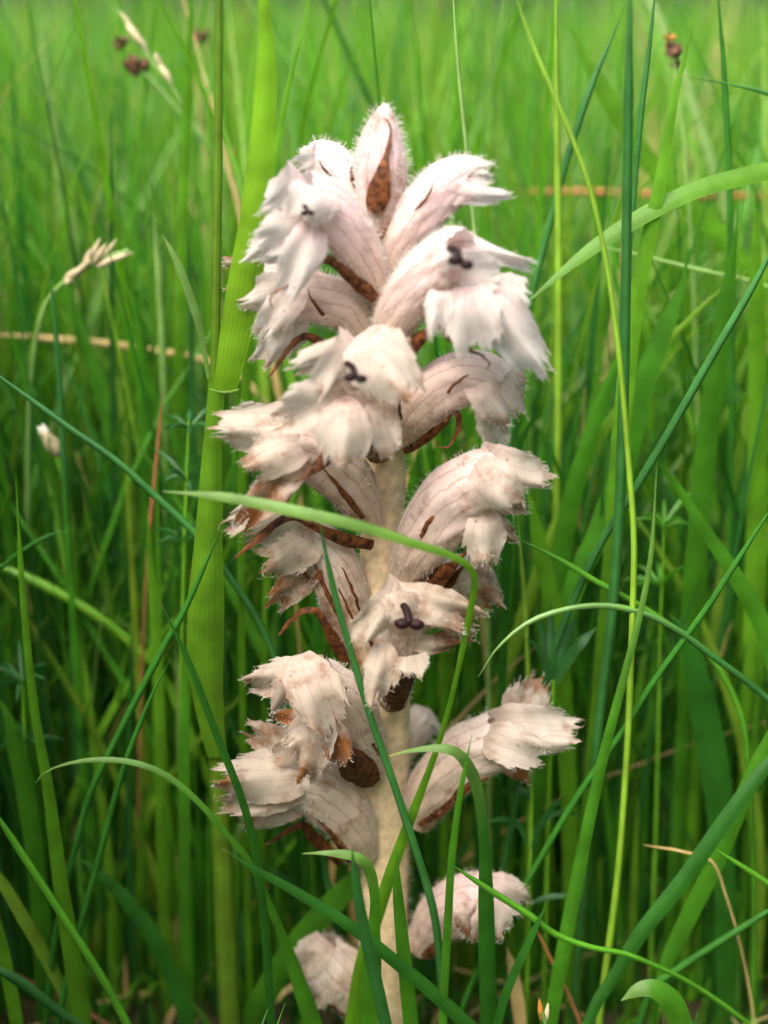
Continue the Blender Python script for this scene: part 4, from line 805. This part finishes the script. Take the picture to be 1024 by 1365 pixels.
# undergrowth right behind, then taller and farther
field(7000, 0.024, 0.30, lambda y: (y + .25) * .42, 0.085, 0.035, 0.0018, 8, 3, 11, [.16, .30, .28, .18, .02, .02, .04], .6)
field(2200, 0.026, 0.16, lambda y: (y + .25) * .36, 0.075, 0.025, 0.0012, 10, 3, 18, [.14, .36, .26, .14, .02, .04, .04], 1.5)
field(2300, 0.03, 0.14, lambda y: (y + .25) * .40, 0.125, 0.035, 0.0022, 9, 3, 17, [.16, .34, .28, .14, .04, .02, .02], .35)
field(1400, 0.07, 0.35, lambda y: (y + .25) * .42, 0.20, 0.04, 0.0024, 9, 3, 12, PR, .45)
field(2200, 0.05, 0.45, lambda y: (y + .25) * .40, 0.16, 0.045, 0.0013, 10, 3, 19, PR, 1.1)
field(6500, 0.33, 1.1, lambda y: (y + .25) * .46, 0.195, 0.042, 0.0030, 8, 3, 13, PR, .5)
field(10000, 1.05, 3.2, lambda y: (y + .25) * .46, 0.175, 0.035, 0.0046, 6, 2, 14, PR, .3)
field(14000, 3.1, 9.0, lambda y: (y + .25) * .5, 0.17, 0.03, 0.008, 5, 2, 15, PR, .3)
field(9000, 8.5, 30.0, lambda y: y * .5, 0.17, 0.03, 0.02, 4, 2, 16, PR, .3)
# round the sides and behind the camera, unseen, kept tall and dense for shade
def ring(n, seed, r0, r1, hm, w):
    rng = np.random.default_rng(seed)
    r = np.sqrt(rng.uniform(r0 ** 2, r1 ** 2, n)); a = rng.uniform(0, 2 * math.pi, n)
    x, y = r * np.sin(a), r * np.cos(a) + CY * 0.5
    inview = (np.abs(x) < (y - CY) * .30 + np.where(y < -0.08, .045, .034)) & (y > CY - 0.02)
    keep = ~inview; x, y = x[keep], y[keep]; n = len(x)
    h = np.clip(rng.normal(hm, .045, n), .05, .5); 
    near = np.hypot(x, y - CY) < 0.09; h[near] *= .35
    az = np.arctan2(x, y - CY) + rng.normal(0, .8, n)          # lean away from the trodden gap where the camera stands
    add(n, np.stack([x, y], 1), h, az, .3 * rng.random(n), rng.uniform(1.3, 2.6, n), rng.uniform(0, .2, n), w * rng.uniform(.5, 1.4, n), rng.uniform(-3, 3, n), pick_cols(n, rng, NAMES, PR), 7, 3)
ring(14000, 21, .05, .5, .28, .0036)
ring(9000, 22, .5, 1.6, .34, .006)
def shade_flank(n, seed, sgn, hm):  # side grass added out of view to keep low sun off the lower plant
    rng = np.random.default_rng(seed)
    y = rng.uniform(-.22, .10, n); edge = (y - CY) * .285 + .030 + np.clip(-.02 - y, 0, .05) * .8
    x = sgn * (edge + .22 * rng.random(n) ** 1.3)
    h = np.clip(rng.normal(hm, .045, n), .08, .4); az = np.arctan2(x, y - CY) * .3 + sgn * 1.1 + rng.normal(0, .5, n)
    add(n, np.stack([x, y], 1), h, az, .25 * rng.random(n), rng.uniform(1.3, 2.6, n), rng.uniform(0, .2, n), .0042 * rng.uniform(.5, 1.4, n), rng.uniform(-3, 3, n), pick_cols(n, rng, NAMES, PR), 7, 3)
shade_flank(3400, 51, -1, .225); shade_flank(2400, 52, 1, .22)
# short turf in front of the plant, below the view
def turf(n, seed):
    rng = np.random.default_rng(seed)
    y = rng.uniform(CY, 0.03, n); x = rng.uniform(-1, 1, n) * .13
    lim = CZ + (y - CY) * -math.tan(PITCH + math.radians(19.0)) - 0.004
    h = np.clip(np.minimum(rng.uniform(.02, .07, n), lim), .012, .08)
    az = rng.uniform(-math.pi, math.pi, n)
    add(n, np.stack([x, y], 1), h, az, .5 * rng.random(n), rng.uniform(1.3, 2.4, n), rng.uniform(0, .3, n), .0018 * rng.uniform(.5, 1.4, n), rng.uniform(-2, 2, n), pick_cols(n, rng, NAMES, [.12, .3, .34, .16, .02, .02, .04]), 7, 3)
turf(6000, 31)
off = 0; VV, FF, UU, CC = [], [], [], []
for V, F, uv, c in parts:
    VV.append(V); FF.append(F + off); UU.append(uv); CC.append(c); off += len(V)
mead = link('meadow_grass', mesh_from('meadow_grass', np.vstack(VV), np.vstack(FF), np.vstack(UU), np.vstack(CC)), M_GRASS)
tag(mead, 'dense green meadow grass filling the background and the ground', 'grass', kind='stuff')
# litter of dead straw on the soil
rng = np.random.default_rng(41); n = 1500
y = rng.uniform(CY, .5, n); x = rng.uniform(-1, 1, n) * .25
V, F, uv, c = batch(n, np.stack([x, y], 1), rng.uniform(.004, .02, n), rng.uniform(-3.1, 3.1, n), rng.uniform(1, 4, n), rng.uniform(.9, 1.4, n), rng.uniform(0, .8, n), .0012 * rng.uniform(.5, 1.5, n), rng.uniform(-3, 3, n),
                    pick_cols(n, rng, ['straw', 'rust'], [.5, .5]) * .7, 5, 2)
tag(link('straw_litter', mesh_from('straw_litter', V, F, uv, c), M_STRAW), 'dead straw and leaf litter scattered over the dark soil', 'litter', kind='stuff')
